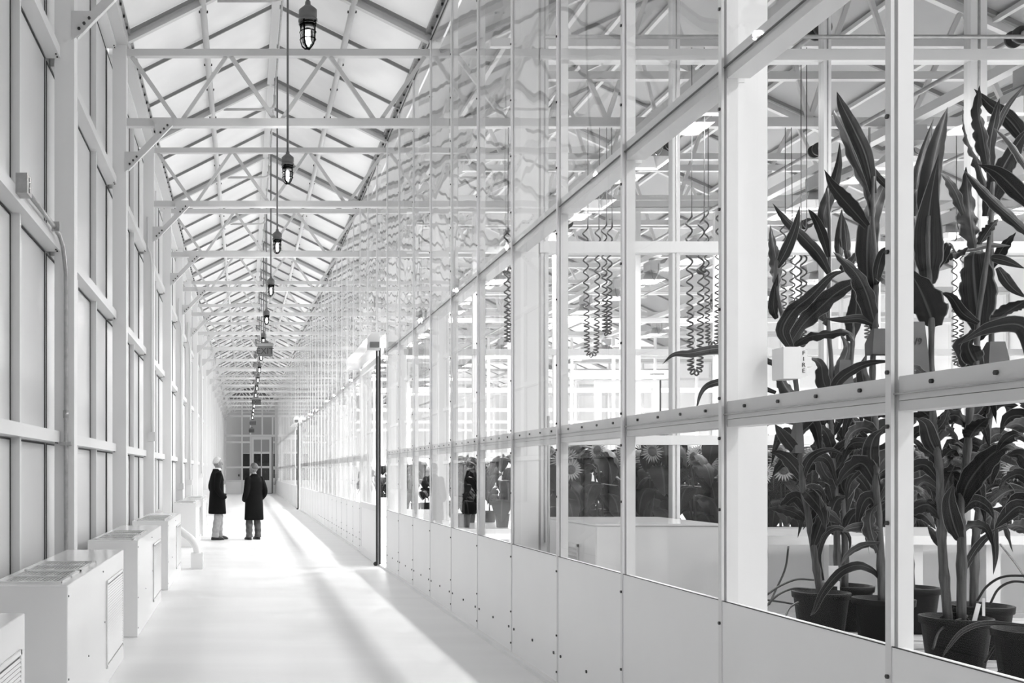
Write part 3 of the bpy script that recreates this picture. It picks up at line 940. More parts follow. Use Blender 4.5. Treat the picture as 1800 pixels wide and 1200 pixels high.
# ------------------------------------------------------------------ coiled cords
def coil_cord(x, y_top, y_bot, Y, half, label, coil=0.03, top=None):
    """hanging U of coiled cord; x, y in photo px at depth Y, half = half distance of the strands in px"""
    base = P(x, y_bot, Y)
    s = Y / F_PX
    zt = P(x, y_top, Y).z
    hw = half * s
    L_ = zt - base.z
    path = []
    n = 26
    for i in range(n + 1):
        path.append(Vector((-hw * (0.75 + 0.25 * (1 - i / n)), 0, L_ - (L_ - hw) * i / n)))
    for i in range(1, 12):
        a = math.pi * i / 12
        path.append(Vector((-hw * 0.75 * math.cos(a), 0, hw - hw * math.sin(a))))
    for i in range(n + 1):
        path.append(Vector((hw * (0.75 + 0.25 * i / n), 0.0, hw + (L_ - hw) * i / n)))
    # resample and wind a helix whose pitch tightens towards the bottom
    cum = [0.0]
    for a, b in zip(path[:-1], path[1:]):
        cum.append(cum[-1] + (b - a).length)
    tot = cum[-1]
    pts = []; ph = 0.0; d = 0.0; j = 0
    while d < tot:
        while j < len(cum) - 2 and cum[j + 1] < d:
            j += 1
        f = (d - cum[j]) / max(cum[j + 1] - cum[j], 1e-6)
        p = path[j].lerp(path[j + 1], min(f, 1))
        t = (path[j + 1] - path[j]).normalized()
        u = Vector((0, 1, 0)); w = t.cross(u).normalized()
        pts.append(p + (u * math.sin(ph) + w * math.cos(ph)) * coil)
        m = abs(d - tot / 2) / (tot / 2)          # 0 at the bottom
        pitch = 0.035 + 0.12 * min(1, m * 1.25) ** 1.3
        step = pitch / 8
        ph += 2 * math.pi / 8
        d += step
    zb_ = (5.62 if abs(Y - 10.16) < 0.1 else 5.47) - base.z
    ends = [Vector((pts[0].x, 0, zb_)), pts[0] + Vector((0, 0, 0.05))]
    ende = [pts[-1] + Vector((0, 0, 0.05)), Vector((pts[-1].x, 0, zb_))]
    pts = ends + pts + ende
    o = MB().tube(pts, [0.004, 0.004] + [0.0095] * (len(pts) - 4) + [0.004, 0.004], 5).build('coiled_cord', M['cord'], None, base)
    tag(o, label, 'cord', 'black coiled cords hanging in the greenhouse')


coil_cord(1040, 400, 624, 12.07, 11, 'black coiled cord hanging in a wide loop left of the twisted cord', 0.028)
coil_cord(1067, 395, 586, 12.07, 5, 'black twisted coiled cord hanging in a narrow loop beside the wide loop', 0.028)
coil_cord(1222, 380, 655, 10.16, 11, 'black coiled cord with the lowest wide loop behind the long leaf tip', 0.028)
coil_cord(1252, 375, 605, 12.07, 11, 'black coiled cord hanging beside the greenhouse pendant lamp', 0.026)
coil_cord(893, 405, 600, 12.07, 3, 'black coiled cord hanging leftmost behind the glass near the white column', 0.026)
coil_cord(1385, 395, 592, 12.07, 9, 'black coiled cord left of the corn behind the fire box', 0.028)
coil_cord(1408, 400, 605, 10.16, 5, 'black coiled cord just right of the cord behind the fire box', 0.028)
coil_cord(1685, 420, 640, 12.07, 8, 'black coiled cord hanging between the two large corn leaves', 0.028)
coil_cord(1528, 420, 595, 12.07, 5, 'black coiled cord partly hidden by the corn stalk beside the mullion', 0.026)
coil_cord(836, 640, 718, 19.39, 4, 'small far coiled cord hanging deep in the greenhouse', 0.03)
coil_cord(765, 560, 620, 15.73, 8, 'grey coiled cord behind the reflected exit sign', 0.03)

# ------------------------------------------------------------------ fire alarm box on the column
fa = tag(empty('fire_alarm_box', (2.372, 4.62, 1.88)), 'white FIRE alarm box fixed to the wide column left of the corn', 'alarm box')
o = MB()
pr = [(0, 0), (0.0, 0.14), (0.075, 0.14), (0.105, 0.125), (0.105, 0.012), (0.075, 0.0)]
n0 = len(pr)
o.add([(x, -0.05, z) for x, z in pr] + [(x, 0.05, z) for x, z in pr], [tuple(range(n0)), tuple(range(n0, 2 * n0))[::-1]] + [(k, n0 + k, n0 + (k + 1) % n0, (k + 1) % n0) for k in range(n0)])
o.build('box_body', M['cabinet'], fa)
MB().box(0.105, 0.14, -0.02, 0.03, 0.055, 0.10).build('strobe', M['tagw'], fa)
for k, chh in enumerate('FIRE'):
    text_mesh(chh, 0.026, M['letter'], fa, (0.088, -0.0515, 0.112 - 0.026 * k), RX)

# ------------------------------------------------------------------ greenhouse furniture
bt = tag(empty('low_slatted_bench', (0, 0, 0)), 'low weathered slatted bench carrying the corn pots', 'bench')
sl_me = MB().box(2.42, 8.2, -0.062, 0.062, 0.455, 0.50).mesh('slat')
for k in range(29):
    place(sl_me, 'slat', M['slat'], bt, (0, 3.05 + 0.135 * k, random.uniform(-0.002, 0.002)))
MB().box(2.5, 8.1, 3.1, 3.2, 0.36, 0.452).build('bearer', M['white'], bt)
MB().box(2.5, 8.1, 6.6, 6.7, 0.36, 0.452).build('bearer', M['white'], bt)
for x in (2.7, 4.4, 6.1, 7.9):
    for y in (3.15, 6.65):
        MB().box(x - 0.04, x + 0.04, y - 0.04, y + 0.04, 0, 0.36).build('leg', M['white'], bt)

wb_ = tag(empty('white_bench'), 'high white bench standing in front of the first glass partition', 'bench')
MB().box(3.30, 9.5, 7.12, 8.28, 0.97, 1.03).build('bench_top', M['cabinet'], wb_)
for x in (3.45, 4.66, 5.2, 6.6, 8.2, 9.3):
    for y in (7.25, 8.15):
        MB().box(x - 0.05, x + 0.05, y - 0.04, y + 0.04, 0, 0.97).build('leg', M['white'], wb_)
MB().box(3.35, 9.45, 8.18, 8.24, 0.3, 0.36).build('stretcher', M['white'], wb_)
wc = tag(empty('white_cabinet', (2.40, 7.1, 0)), 'plain white cabinet behind the glass below the leafy plants', 'cabinet')
b = MB().box(0, 0.86, 0, 1.1, 0.0, 1.10).build('cabinet_body', M['cabinet'], wc)
bv = b.modifiers.new('bevel', 'BEVEL'); bv.width = 0.01; bv.segments = 2
MB().box(-0.004, 0.864, -0.006, 1.1, 1.101, 1.115).build('lid', M['cabinet'], wc)
lp = louvre_panel(0.0, 0.35, 0.8, 0.25, 0.95, 24); lp.build('louvre', M['cabinet'], wc).location = (-0.008, 0, 0)
MB().tube([(-0.06, 0.9, 1.9), (-0.06, 0.9, 0.75), (-0.05, 0.85, 0.62), (-0.02, 0.75, 0.56), (0.0, 0.7, 0.56)], 0.012, 6).build('hose', M['grey_and_shade'], wc)

for n, (y0, y1, x0, x1, lab) in enumerate(((8.62, 10.6, 2.5, 9.0, 'white bench beyond the first partition under the sunflowers'), (12.6, 14.6, 2.6, 6.2, 'white bench in the second room under the leafy bushes'),
                                     (17.0, 21.0, 2.7, 4.4, 'long white bench in the third greenhouse room'), (24.5, 29.0, 2.7, 4.4, 'long white bench in the fourth greenhouse room'), (17.0, 21.0, 6.0, 8.5, 'white bench behind the far sliding door'))):
    r = tag(empty('plant_bench'), lab, 'bench', 'white plant benches')
    MB().box(x0, x1, y0, y1, 0.72, 0.78).build('bench_top', M['cabinet'], r)
    for x in (x0 + 0.1, (x0 + x1) / 2, x1 - 0.1):
        for y in (y0 + 0.1, y1 - 0.1):
            MB().box(x - 0.035, x + 0.035, y - 0.035, y + 0.035, 0, 0.72).build('leg', M['white'], r)

# ------------------------------------------------------------------ leaves
def catmull(pts, n):
    pts = [Vector(p) for p in pts]
    q = [pts[0] * 2 - pts[1]] + pts + [pts[-1] * 2 - pts[-2]]
    out = []
    segs = len(pts) - 1
    for i in range(n + 1):
        u = segs * i / n
        k = min(int(u), segs - 1); t = u - k
        a, b, c, d = q[k], q[k + 1], q[k + 2], q[k + 3]
        out.append(0.5 * ((2 * b) + (c - a) * t + (2 * a - 5 * b + 4 * c - d) * t * t + (3 * b - a - 3 * c + d) * t ** 3))
    return out


def ribbon(pts, width, view, roll, fold, wavy, prof, n=18, seed=0, twist=0.6):
    rnd = random.Random(seed)
    c = catmull(pts, n)
    o = MB()
    cols = [-1, -0.5, 0, 0.5, 1]
    ph1, ph2 = rnd.uniform(0, 6), rnd.uniform(0, 6)
    fq = rnd.uniform(5, 8)
    for i, p in enumerate(c):
        t = i / n
        tg = (c[min(i + 1, n)] - c[max(i - 1, 0)]).normalized()
        sd = tg.cross(view)
        if sd.length < 1e-3:
            sd = tg.orthogonal()
        sd.normalize()
        nm = sd.cross(tg).normalized()
        a = roll + twist * (t - 0.3)
        s2 = sd * math.cos(a) + nm * math.sin(a)
        n2 = nm * math.cos(a) - sd * math.sin(a)
        w = width * prof(t) / 2
        for j, u in enumerate(cols):
            off = fold * abs(u) * w
            if abs(u) == 1:
                off += wavy * w * math.sin(fq * 2 * math.pi * t * 0.9 + (ph1 if u < 0 else ph2))
            o.v.append(tuple(p + s2 * (u * w) + n2 * off))
            o.uv[len(o.v) - 1] = ((u + 1) / 2, t)
    for i in range(n):
        for j in range(4):
            a = i * 5 + j
            o.f.append([a, a + 1, a + 6, a + 5]); o.sm.append(True)
    return o


def corn_prof(t):
    a = 0.45 + 0.55 * min(1, t / 0.25)
    return max(0.015, a * (1 - max(0, (t - 0.35) / 0.65) ** 1.7))


VIEW = Vector((0.35, 1, -0.05)).normalized()
# potted corn: (name words, pot px x, depth, stalks [(px path)], leaves [(width px, pts)], bags)
CORN = [
 dict(lab='tall potted corn beside the wide white column with a long hanging low leaf', x=1443, Y=6.05,
  stalks=[[(1443, 1036), (1434, 985), (1421, 910), (1411, 850), (1403, 790), (1400, 700), (1385, 600), (1368, 520), (1364, 470), (1368, 440)]],
  leaves=[(18, [(1366, 470), (1382, 440), (1398, 400), (1406, 362)]), (24, [(1390, 612), (1376, 580), (1395, 545), (1425, 520), (1460, 485), (1495, 472)]),
   (28, [(1384, 612), (1412, 570), (1440, 542), (1470, 515), (1500, 498), (1514, 493)]), (16, [(1388, 613), (1420, 592), (1455, 586), (1490, 584), (1502, 600)]),
   (20, [(1366, 505), (1366, 470), (1360, 430), (1354, 395)]), (18, [(1364, 640), (1320, 622), (1265, 612), (1215, 620), (1185, 622), (1164, 640)]), (13, [(1364, 690), (1310, 672), (1262, 672), (1235, 686), (1222, 726)]), (14, [(1411, 848), (1415, 822), (1430, 800), (1460, 790), (1490, 802)]),
   (22, [(1412, 845), (1396, 820), (1375, 800), (1353, 794)]), (20, [(1412, 912), (1395, 900), (1368, 893), (1351, 893)]),
   (20, [(1420, 915), (1430, 885), (1428, 870), (1420, 872)]), (12, [(1446, 1020), (1437, 975), (1450, 938), (1474, 927), (1494, 945), (1491, 988)]),
   (24, [(1400, 700), (1388, 690), (1375, 668), (1372, 650)]), (20, [(1402, 760), (1420, 735), (1445, 715), (1470, 705)]), (18, [(1404, 800), (1380, 770), (1362, 745)]),
   (22, [(1430, 960), (1442, 925), (1450, 900), (1440, 872)]), (16, [(1366, 560), (1360, 540), (1362, 510), (1368, 480)]), (22, [(1411, 860), (1425, 872), (1445, 900), (1450, 930)])],
  bags=[(1398, 1416, 735, 796, 0.06)]),
 dict(lab='slender potted corn with a plastic label in its pot, second from the wide column', x=1487, Y=6.4,
  stalks=[[(1472, 1036), (1471, 950), (1468, 880), (1465, 800), (1462, 740), (1460, 640), (1456, 560), (1458, 420), (1456, 330)],
          [(1486, 1036), (1484, 950), (1483, 880), (1486, 780), (1492, 680), (1500, 600), (1497, 500), (1492, 440)]],
  leaves=[(20, [(1450, 400), (1449, 372), (1464, 330), (1474, 290), (1476, 250)]), (20, [(1458, 480), (1440, 448), (1410, 415), (1380, 385), (1358, 357)]),
   (12, [(1456, 452), (1446, 415), (1433, 385), (1420, 366)]), (16, [(1475, 455), (1477, 410), (1480, 366)]), (14, [(1490, 455), (1486, 410), (1482, 378)]),
   (16, [(1478, 475), (1498, 460), (1516, 430)]), (26, [(1495, 600), (1503, 560), (1505, 530), (1498, 505)]), (22, [(1458, 570), (1452, 545), (1458, 520), (1466, 505)]),
   (22, [(1464, 880), (1457, 852), (1445, 846), (1432, 846)]), (20, [(1465, 800), (1458, 772), (1448, 755), (1430, 745)]), (20, [(1466, 810), (1478, 790), (1495, 780), (1510, 790)]),
   (24, [(1462, 700), (1448, 672), (1442, 640), (1422, 628)]), (22, [(1485, 900), (1490, 860), (1500, 830), (1520, 822)]), (22, [(1486, 870), (1478, 850), (1482, 820), (1500, 800)]),
   (24, [(1492, 800), (1488, 760), (1500, 740), (1515, 752)]), (18, [(1462, 660), (1480, 640), (1490, 610), (1476, 585)]), (22, [(1470, 940), (1460, 915), (1470, 880), (1490, 872)]),
   (20, [(1484, 935), (1500, 905), (1520, 895)]), (22, [(1468, 850), (1450, 830), (1440, 800), (1445, 770)])],
  bags=[(1474, 1506, 632, 700, 0.08)]),
 dict(lab='potted corn just left of the nearest mullion with broad upright leaves', x=1553, Y=5.73,
  stalks=[[(1548, 1046), (1548, 960), (1541, 850), (1539, 760), (1536, 650), (1538, 560), (1541, 480), (1534, 380), (1536, 310)]],
  leaves=[(24, [(1534, 380), (1528, 330), (1505, 280), (1488, 235), (1472, 206), (1466, 194)]), (24, [(1536, 340), (1522, 275), (1500, 225), (1480, 185), (1471, 161)]),
   (20, [(1524, 398), (1500, 370), (1478, 345), (1462, 325), (1449, 298)]), (11, [(1572, 340), (1545, 312), (1522, 282), (1503, 257)]),
   (34, [(1526, 530), (1524, 440), (1530, 385), (1548, 340), (1566, 300)]), (30, [(1540, 578), (1532, 545), (1522, 512), (1505, 480), (1480, 455), (1464, 442)]),
   (18, [(1458, 702), (1474, 670), (1500, 650), (1530, 638), (1575, 634)]), (14, [(1540, 572), (1512, 560), (1480, 562), (1446, 560)]),
   (16, [(1540, 500), (1545, 465), (1556, 440), (1580, 442)]), (14, [(1542, 832), (1525, 820), (1505, 830), (1490, 852), (1487, 895)]),
   (14, [(1548, 1018), (1532, 1000), (1505, 993), (1476, 1006), (1447, 1040), (1432, 1072), (1424, 1082)]), (12, [(1546, 955), (1515, 960), (1490, 975), (1476, 996)]),
   (24, [(1544, 968), (1532, 935), (1530, 905), (1542, 885)]), (20, [(1538, 760), (1518, 752), (1496, 762), (1485, 790)]), (24, [(1540, 830), (1530, 800), (1536, 770), (1555, 752)]),
   (22, [(1536, 700), (1522, 680), (1515, 650), (1524, 620)]), (16, [(1546, 930), (1524, 925), (1496, 928), (1480, 935)]), (20, [(1541, 480), (1560, 495), (1572, 520)]), (22, [(1540, 880), (1556, 860), (1575, 850)])],
  bags=[(1534, 1580, 577, 622, 0.08)]),
 dict(lab='potted corn half hidden behind the nearest mullion', x=1602, Y=6.3,
  stalks=[[(1602, 1040), (1600, 940), (1596, 820), (1592, 700), (1600, 560), (1606, 440), (1608, 380)]],
  leaves=[(18, [(1608, 400), (1611, 330), (1622, 270), (1642, 206)]), (14, [(1606, 420), (1600, 380), (1606, 340), (1625, 325)]), (18, [(1600, 560), (1586, 500), (1590, 460), (1610, 430)]),
   (20, [(1596, 820), (1615, 800), (1635, 812), (1642, 840)]), (22, [(1598, 880), (1620, 860), (1640, 885)]), (16, [(1594, 760), (1610, 735), (1632, 728)]),
   (10, [(1602, 1035), (1630, 1042), (1656, 1036)]), (20, [(1600, 900), (1625, 905), (1645, 930)])], bags=[]),
 dict(lab='largest potted corn in front with three thick stalks and a numbered paper bag', x=1680, Y=5.0,
  stalks=[[(1668, 1082), (1661, 980), (1656, 900), (1650, 830), (1640, 740), (1638, 640), (1634, 540), (1631, 440), (1630, 380)],
          [(1687, 1082), (1687, 950), (1690, 890), (1697, 800), (1703, 720), (1715, 640), (1722, 560), (1735, 430), (1745, 320)]],
  leaves=[(34, [(1630, 440), (1632, 350), (1642, 280), (1656, 225), (1666, 188)]), (40, [(1633, 500), (1632, 450), (1631, 400), (1636, 350), (1650, 270)]),
   (18, [(1732, 330), (1718, 282), (1703, 250), (1695, 220), (1692, 188)]), (26, [(1738, 300), (1727, 235), (1719, 195), (1722, 150)]),
   (44, [(1722, 575), (1716, 530), (1711, 480), (1712, 445), (1728, 438)]), (40, [(1642, 575), (1632, 545), (1615, 505), (1594, 470)]),
   (16, [(1720, 568), (1692, 550), (1672, 522), (1652, 514)]), (36, [(1714, 436), (1707, 392), (1702, 345), (1698, 293)]), (20, [(1694, 376), (1682, 342), (1666, 316), (1653, 304)]),
   (18, [(1722, 430), (1740, 402), (1755, 384)]), (12, [(1698, 440), (1735, 431), (1778, 432)]), (22, [(1640, 470), (1662, 448), (1686, 444), (1702, 434)]),
   (18, [(1656, 832), (1642, 802), (1622, 786), (1596, 764)]), (30, [(1690, 885), (1700, 852), (1722, 820), (1746, 796), (1772, 786), (1800, 800)]),
   (26, [(1656, 880), (1668, 840), (1685, 806), (1705, 782)]), (28, [(1703, 772), (1716, 752), (1738, 734)]), (16, [(1642, 886), (1622, 862), (1596, 850)]),
   (16, [(1652, 1088), (1682, 1084), (1706, 1110), (1711, 1150), (1706, 1174)]), (16, [(1660, 962), (1645, 942), (1630, 922)]), (26, [(1722, 645), (1708, 625), (1702, 605), (1712, 592)]),
   (20, [(1640, 690), (1628, 665), (1606, 645), (1598, 662)]), (24, [(1650, 800), (1636, 775), (1626, 745), (1610, 735)]), (24, [(1697, 800), (1678, 790), (1662, 800), (1656, 822)]),
   (24, [(1688, 950), (1676, 920), (1668, 880), (1676, 850)]), (14, [(1640, 480), (1656, 450), (1668, 428), (1682, 446)]), (22, [(1690, 900), (1712, 880), (1735, 890), (1748, 912)]), (20, [(1644, 760), (1660, 740), (1668, 712)])],
  bags=[(1597, 1640, 565, 672, 0.10)]),
 dict(lab='potted corn behind the largest one with leaves reaching the upper right corner', x=1722, Y=5.45,
  stalks=[[(1712, 1070), (1717, 960), (1723, 900), (1735, 790), (1740, 700), (1742, 600), (1742, 500), (1745, 400), (1748, 320)]],
  leaves=[(20, [(1815, 265), (1775, 212), (1740, 185), (1712, 156)]), (18, [(1744, 330), (1740, 262), (1750, 205), (1757, 172)]), (10, [(1748, 240), (1770, 190), (1802, 148)]),
   (30, [(1735, 380), (1752, 318), (1782, 262), (1815, 215)]), (16, [(1742, 470), (1765, 432), (1786, 408)]), (12, [(1738, 452), (1766, 458), (1802, 472)]), (16, [(1754, 470), (1776, 502), (1804, 524)]),
   (22, [(1700, 648), (1690, 612), (1720, 590), (1760, 575), (1815, 568)]), (16, [(1692, 668), (1708, 646), (1742, 648), (1788, 652)]), (26, [(1722, 905), (1748, 880), (1775, 862), (1808, 862)]),
   (14, [(1692, 1006), (1718, 962), (1746, 936), (1795, 916)]), (22, [(1738, 800), (1765, 782), (1806, 792)]), (24, [(1736, 850), (1738, 815), (1732, 790), (1720, 790)]),
   (12, [(1750, 900), (1748, 930), (1750, 975), (1746, 1010)]), (22, [(1740, 740), (1760, 715), (1790, 712)]), (20, [(1740, 690), (1725, 720), (1700, 742), (1690, 740)])],
  bags=[(1738, 1782, 600, 650, 0.09)]),
 dict(lab='potted corn at the right edge of the photo in a tall black pot', x=1815, Y=4.58,
  stalks=[[(1815, 1108), (1812, 960), (1815, 800), (1812, 640), (1818, 480), (1822, 320)]],
  leaves=[(14, [(1815, 310), (1778, 252), (1744, 222)]), (24, [(1815, 365), (1778, 326), (1750, 302), (1719, 289)]), (20, [(1818, 420), (1782, 386), (1742, 350), (1712, 318), (1694, 299)]),
   (28, [(1815, 640), (1800, 575), (1740, 576), (1683, 606)]), (30, [(1750, 565), (1775, 545), (1806, 526)]), (9, [(1812, 1100), (1735, 1095), (1692, 1110), (1666, 1140), (1655, 1158)]),
   (26, [(1815, 900), (1790, 890), (1765, 910), (1748, 930)]), (24, [(1815, 830), (1795, 800), (1770, 800)]), (20, [(1814, 760), (1790, 745), (1765, 750)]), (22, [(1815, 940), (1795, 925), (1770, 925)]), (24, [(1812, 720), (1800, 690), (1780, 670)])],
  bags=[]),
]
pot_me = MB().lathe([(0.0, 0.0), (0.115, 0.0), (0.142, 0.23), (0.152, 0.235), (0.155, 0.27), (0.146, 0.272), (0.138, 0.24), (0.0, 0.235)], n=22).mesh('pot')
soil_me = MB().lathe([(0.0, 0.247), (0.07, 0.246), (0.137, 0.241)], n=18).mesh('soil')
ZBEN = 0.502
seed = 0
for ci, cdn in enumerate(CORN):
    Y = cdn['Y']
    cx = (cdn['x'] - VX) * Y / F_PX
    r = tag(empty('potted_corn', (cx, Y, ZBEN)), cdn['lab'], 'plant', 'potted corn plants on the low bench')
    place(pot_me, 'pot', M['pot'], r)
    place(soil_me, 'soil', M['soil'], r)
    org = Vector((cx, Y, ZBEN))
    for st in cdn['stalks']:
        pts = [P(x, y, Y) - org for x, y in st]
        for p in pts:
            p.y = random.uniform(-0.015, 0.015)
        pts[0].z = 0.24
        c = catmull(pts, 48)
        rs = []
        for i in range(49):
            t = i / 48
            base = 0.021 * (1 - 0.6 * t)
            rs.append(base * (1.22 if i % 5 == 4 else 1.0))
        MB().tube(c, rs, 8).build('stalk', M['stalk'], r)
    for (w, lp_) in cdn['leaves']:
        seed += 1
        rnd = random.Random(seed * 13 + 5)
        dy = rnd.uniform(-0.28, 0.28) * (0.25 if max(q[1] for q in lp_) > 1000 else 1.0)
        pts = []
        m = len(lp_)
        for i, (x, y) in enumerate(lp_):
            yy = Y + dy * i / (m - 1) + rnd.uniform(-0.02, 0.02)
            pts.append(P(x, y, yy) - org)
        roll = rnd.uniform(-0.75, 0.75)
        wid = w * Y / F_PX / max(0.6, math.cos(roll)) * 1.05
        o = ribbon(pts, wid, VIEW, roll, rnd.uniform(0.12, 0.4), rnd.uniform(0.1, 0.3) if w > 15 else 0.08, corn_prof, 20, seed, rnd.uniform(-0.5, 0.5))
        o.build('leaf', M['corn'] if rnd.random() < 0.62 else M['corn2'], r)
    rnd = random.Random(ci * 71 + 9)
    for st in cdn['stalks']:
        for k in range(9):
            yb_ = 715 + 27 * k + rnd.uniform(-8, 8)
            xb_ = st[-1][0]
            for (xa, ya), (xc, yc) in zip(st[:-1], st[1:]):
                if yc <= yb_ <= ya:
                    xb_ = xa + (xc - xa) * (ya - yb_) / max(ya - yc, 1)
            sg = -1 if k % 2 else 1
            ln = rnd.uniform(38, 72); up = rnd.uniform(10, 40); dn = rnd.uniform(-10, 45)
            dy = rnd.uniform(0.02, 0.25)
            pp = [(xb_, yb_), (xb_ + sg * ln * 0.35, yb_ - up), (xb_ + sg * ln * 0.75, yb_ - up * 0.6), (xb_ + sg * ln, yb_ + dn)]
            pts = [P(x, y, Y + dy * i / 3) - org for i, (x, y) in enumerate(pp)]
            seed += 1
            ribbon(pts, rnd.uniform(17, 27) * Y / F_PX * 1.2, VIEW, rnd.uniform(-0.8, 0.8), 0.3, 0.25, corn_prof, 16, seed, rnd.uniform(-0.8, 0.8)).build('leaf', M['corn2'], r)
    for (xa, xb, ya, yb, dp) in cdn['bags']:
        a = P(xa, ya, Y - 0.07) - org; b = P(xb, yb, Y - 0.07) - org
        wx = b.x - a.x; hz = a.z - b.z
        o = MB()
        top = [(0.06, 0), (0.66, 0), (0.66, dp * 0.3), (0.06, dp * 0.3)]
        midr = [(0.02, 0), (0.82, 0), (0.84, dp), (0.02, dp)]
        bot = [(0.0, 0), (0.88, 0), (1.0, dp), (0.04, dp)]
        vs = []
        for ring, z in ((top, a.z), (midr, a.z - hz * 0.55), (bot, b.z)):
            for u, v in ring:
                vs.append((a.x + wx * u, a.y + v, z))
        fs = [(0, 3, 2, 1)]
        for k in range(2):
            for j in range(4):
                fs.append((k * 4 + j, k * 4 + (j + 1) % 4, k * 4 + 4 + (j + 1) % 4, k * 4 + 4 + j))
        o.add(vs, fs)
        bo = o.build('paper_bag', M['bag'], r)
        if ci == 4:
            text_mesh('5/9', 0.045, M['letter'], bo, (a.x + wx * 0.3, a.y - 0.003, a.z - hz * 0.33), RX)
# plastic plant labels
for (x, y, Y, w, h_, tilt, lab) in ((1465, 1012, 6.35, 17, 36, 0.0, 'square white printed plant label in the second corn pot'), (1474, 1030, 6.2, 4, 18, 0.0, 'narrow white stick label in front of the square plant label'),
                              (1716, 1078, 4.95, 8, 36, 0.25, 'leaning white stick label in the largest corn pot'), (1729, 1066, 5.2, 5, 30, 0.0, 'upright pale stick label behind the leaning one')):
    c = P(x, y, Y); s_ = Y / F_PX
    r = tag(empty('plant_label', c), lab, 'label', 'plastic plant labels in the pots')
    r.rotation_euler = (0, tilt, 0)
    MB().box(-w * s_ / 2, w * s_ / 2, -0.001, 0.001, -h_ * s_ / 2 - 0.03, h_ * s_ / 2).build('label_blade', M['tagw'], r)
    if w > 10:
        MB().box(-w * s_ * 0.3, w * s_ * 0.3, -0.0022, -0.0012, -h_ * s_ * 0.25, -h_ * s_ * 0.18).build('print_line', M['letter'], r)
# drip hoses
hoses = [([(1430, 1019, 6.0), (1400, 1018, 5.95), (1370, 1030, 5.9), (1348, 1045, 5.85)], 'thin black drip hose arching highest left of the first corn pot'),
         ([(1425, 1035, 5.95), (1395, 1034, 5.9), (1368, 1045, 5.85), (1346, 1066, 5.8)], 'thin black drip hose arching lower left of the first corn pot'),
         ([(1403, 1063, 5.9), (1376, 1058, 5.88), (1347, 1054, 5.85)], 'short straight black drip hose beside the first corn pot'),
         ([(1403, 1058, 5.9), (1388, 1068, 5.8), (1380, 1084, 5.6)], 'black drip hose dropping behind the kick panel by the first pot'),
         ([(1386, 960, 6.6), (1380, 1000, 6.5), (1362, 1040, 6.4), (1352, 1062, 6.3)], 'thin black wire hanging from the white bench edge on the left'),
         ([(1640, 1140, 4.8), (1655, 1105, 4.9), (1700, 1082, 5.0)], 'black drip hose lying over the rim of the largest pot'),
         ([(1718, 1055, 5.3), (1735, 1030, 5.2), (1765, 1013, 5.1), (1815, 1012, 5.0)], 'black drip hose arching highest between the two right pots'),
         ([(1740, 1062, 5.2), (1755, 1035, 5.1), (1780, 1022, 5.0), (1815, 1025, 4.9)], 'black drip hose arching lower between the two right pots'),
         ([(1730, 1165, 4.7), (1755, 1130, 4.7), (1790, 1118, 4.65)], 'black drip hose on the bench right of the largest pot'),
         ([(1758, 956, 6.9), (1785, 990, 6.4), (1805, 1020, 6.0)], 'black wire hanging from the white bench edge at the right'),
         ([(1752, 1183, 4.6), (1772, 1170, 4.6), (1795, 1164, 4.6)], 'short black drip hose at the bench front on the right')]
for pts, lab in hoses:
    c = catmull([P(*p) for p in pts], 16)
    tag(MB().tube(c, 0.006, 6).build('drip_hose', M['hose']), lab, 'hose', 'black drip hoses on the low bench')

# ------------------------------------------------------------------ sunflowers beyond the first partition
def sun_prof(t):
    if t < 0.18:
        return 0.06
    u = (t - 0.18) / 0.82
    return max(0.02, math.sin(math.pi * min(1, u ** 0.55)) ** 0.8)


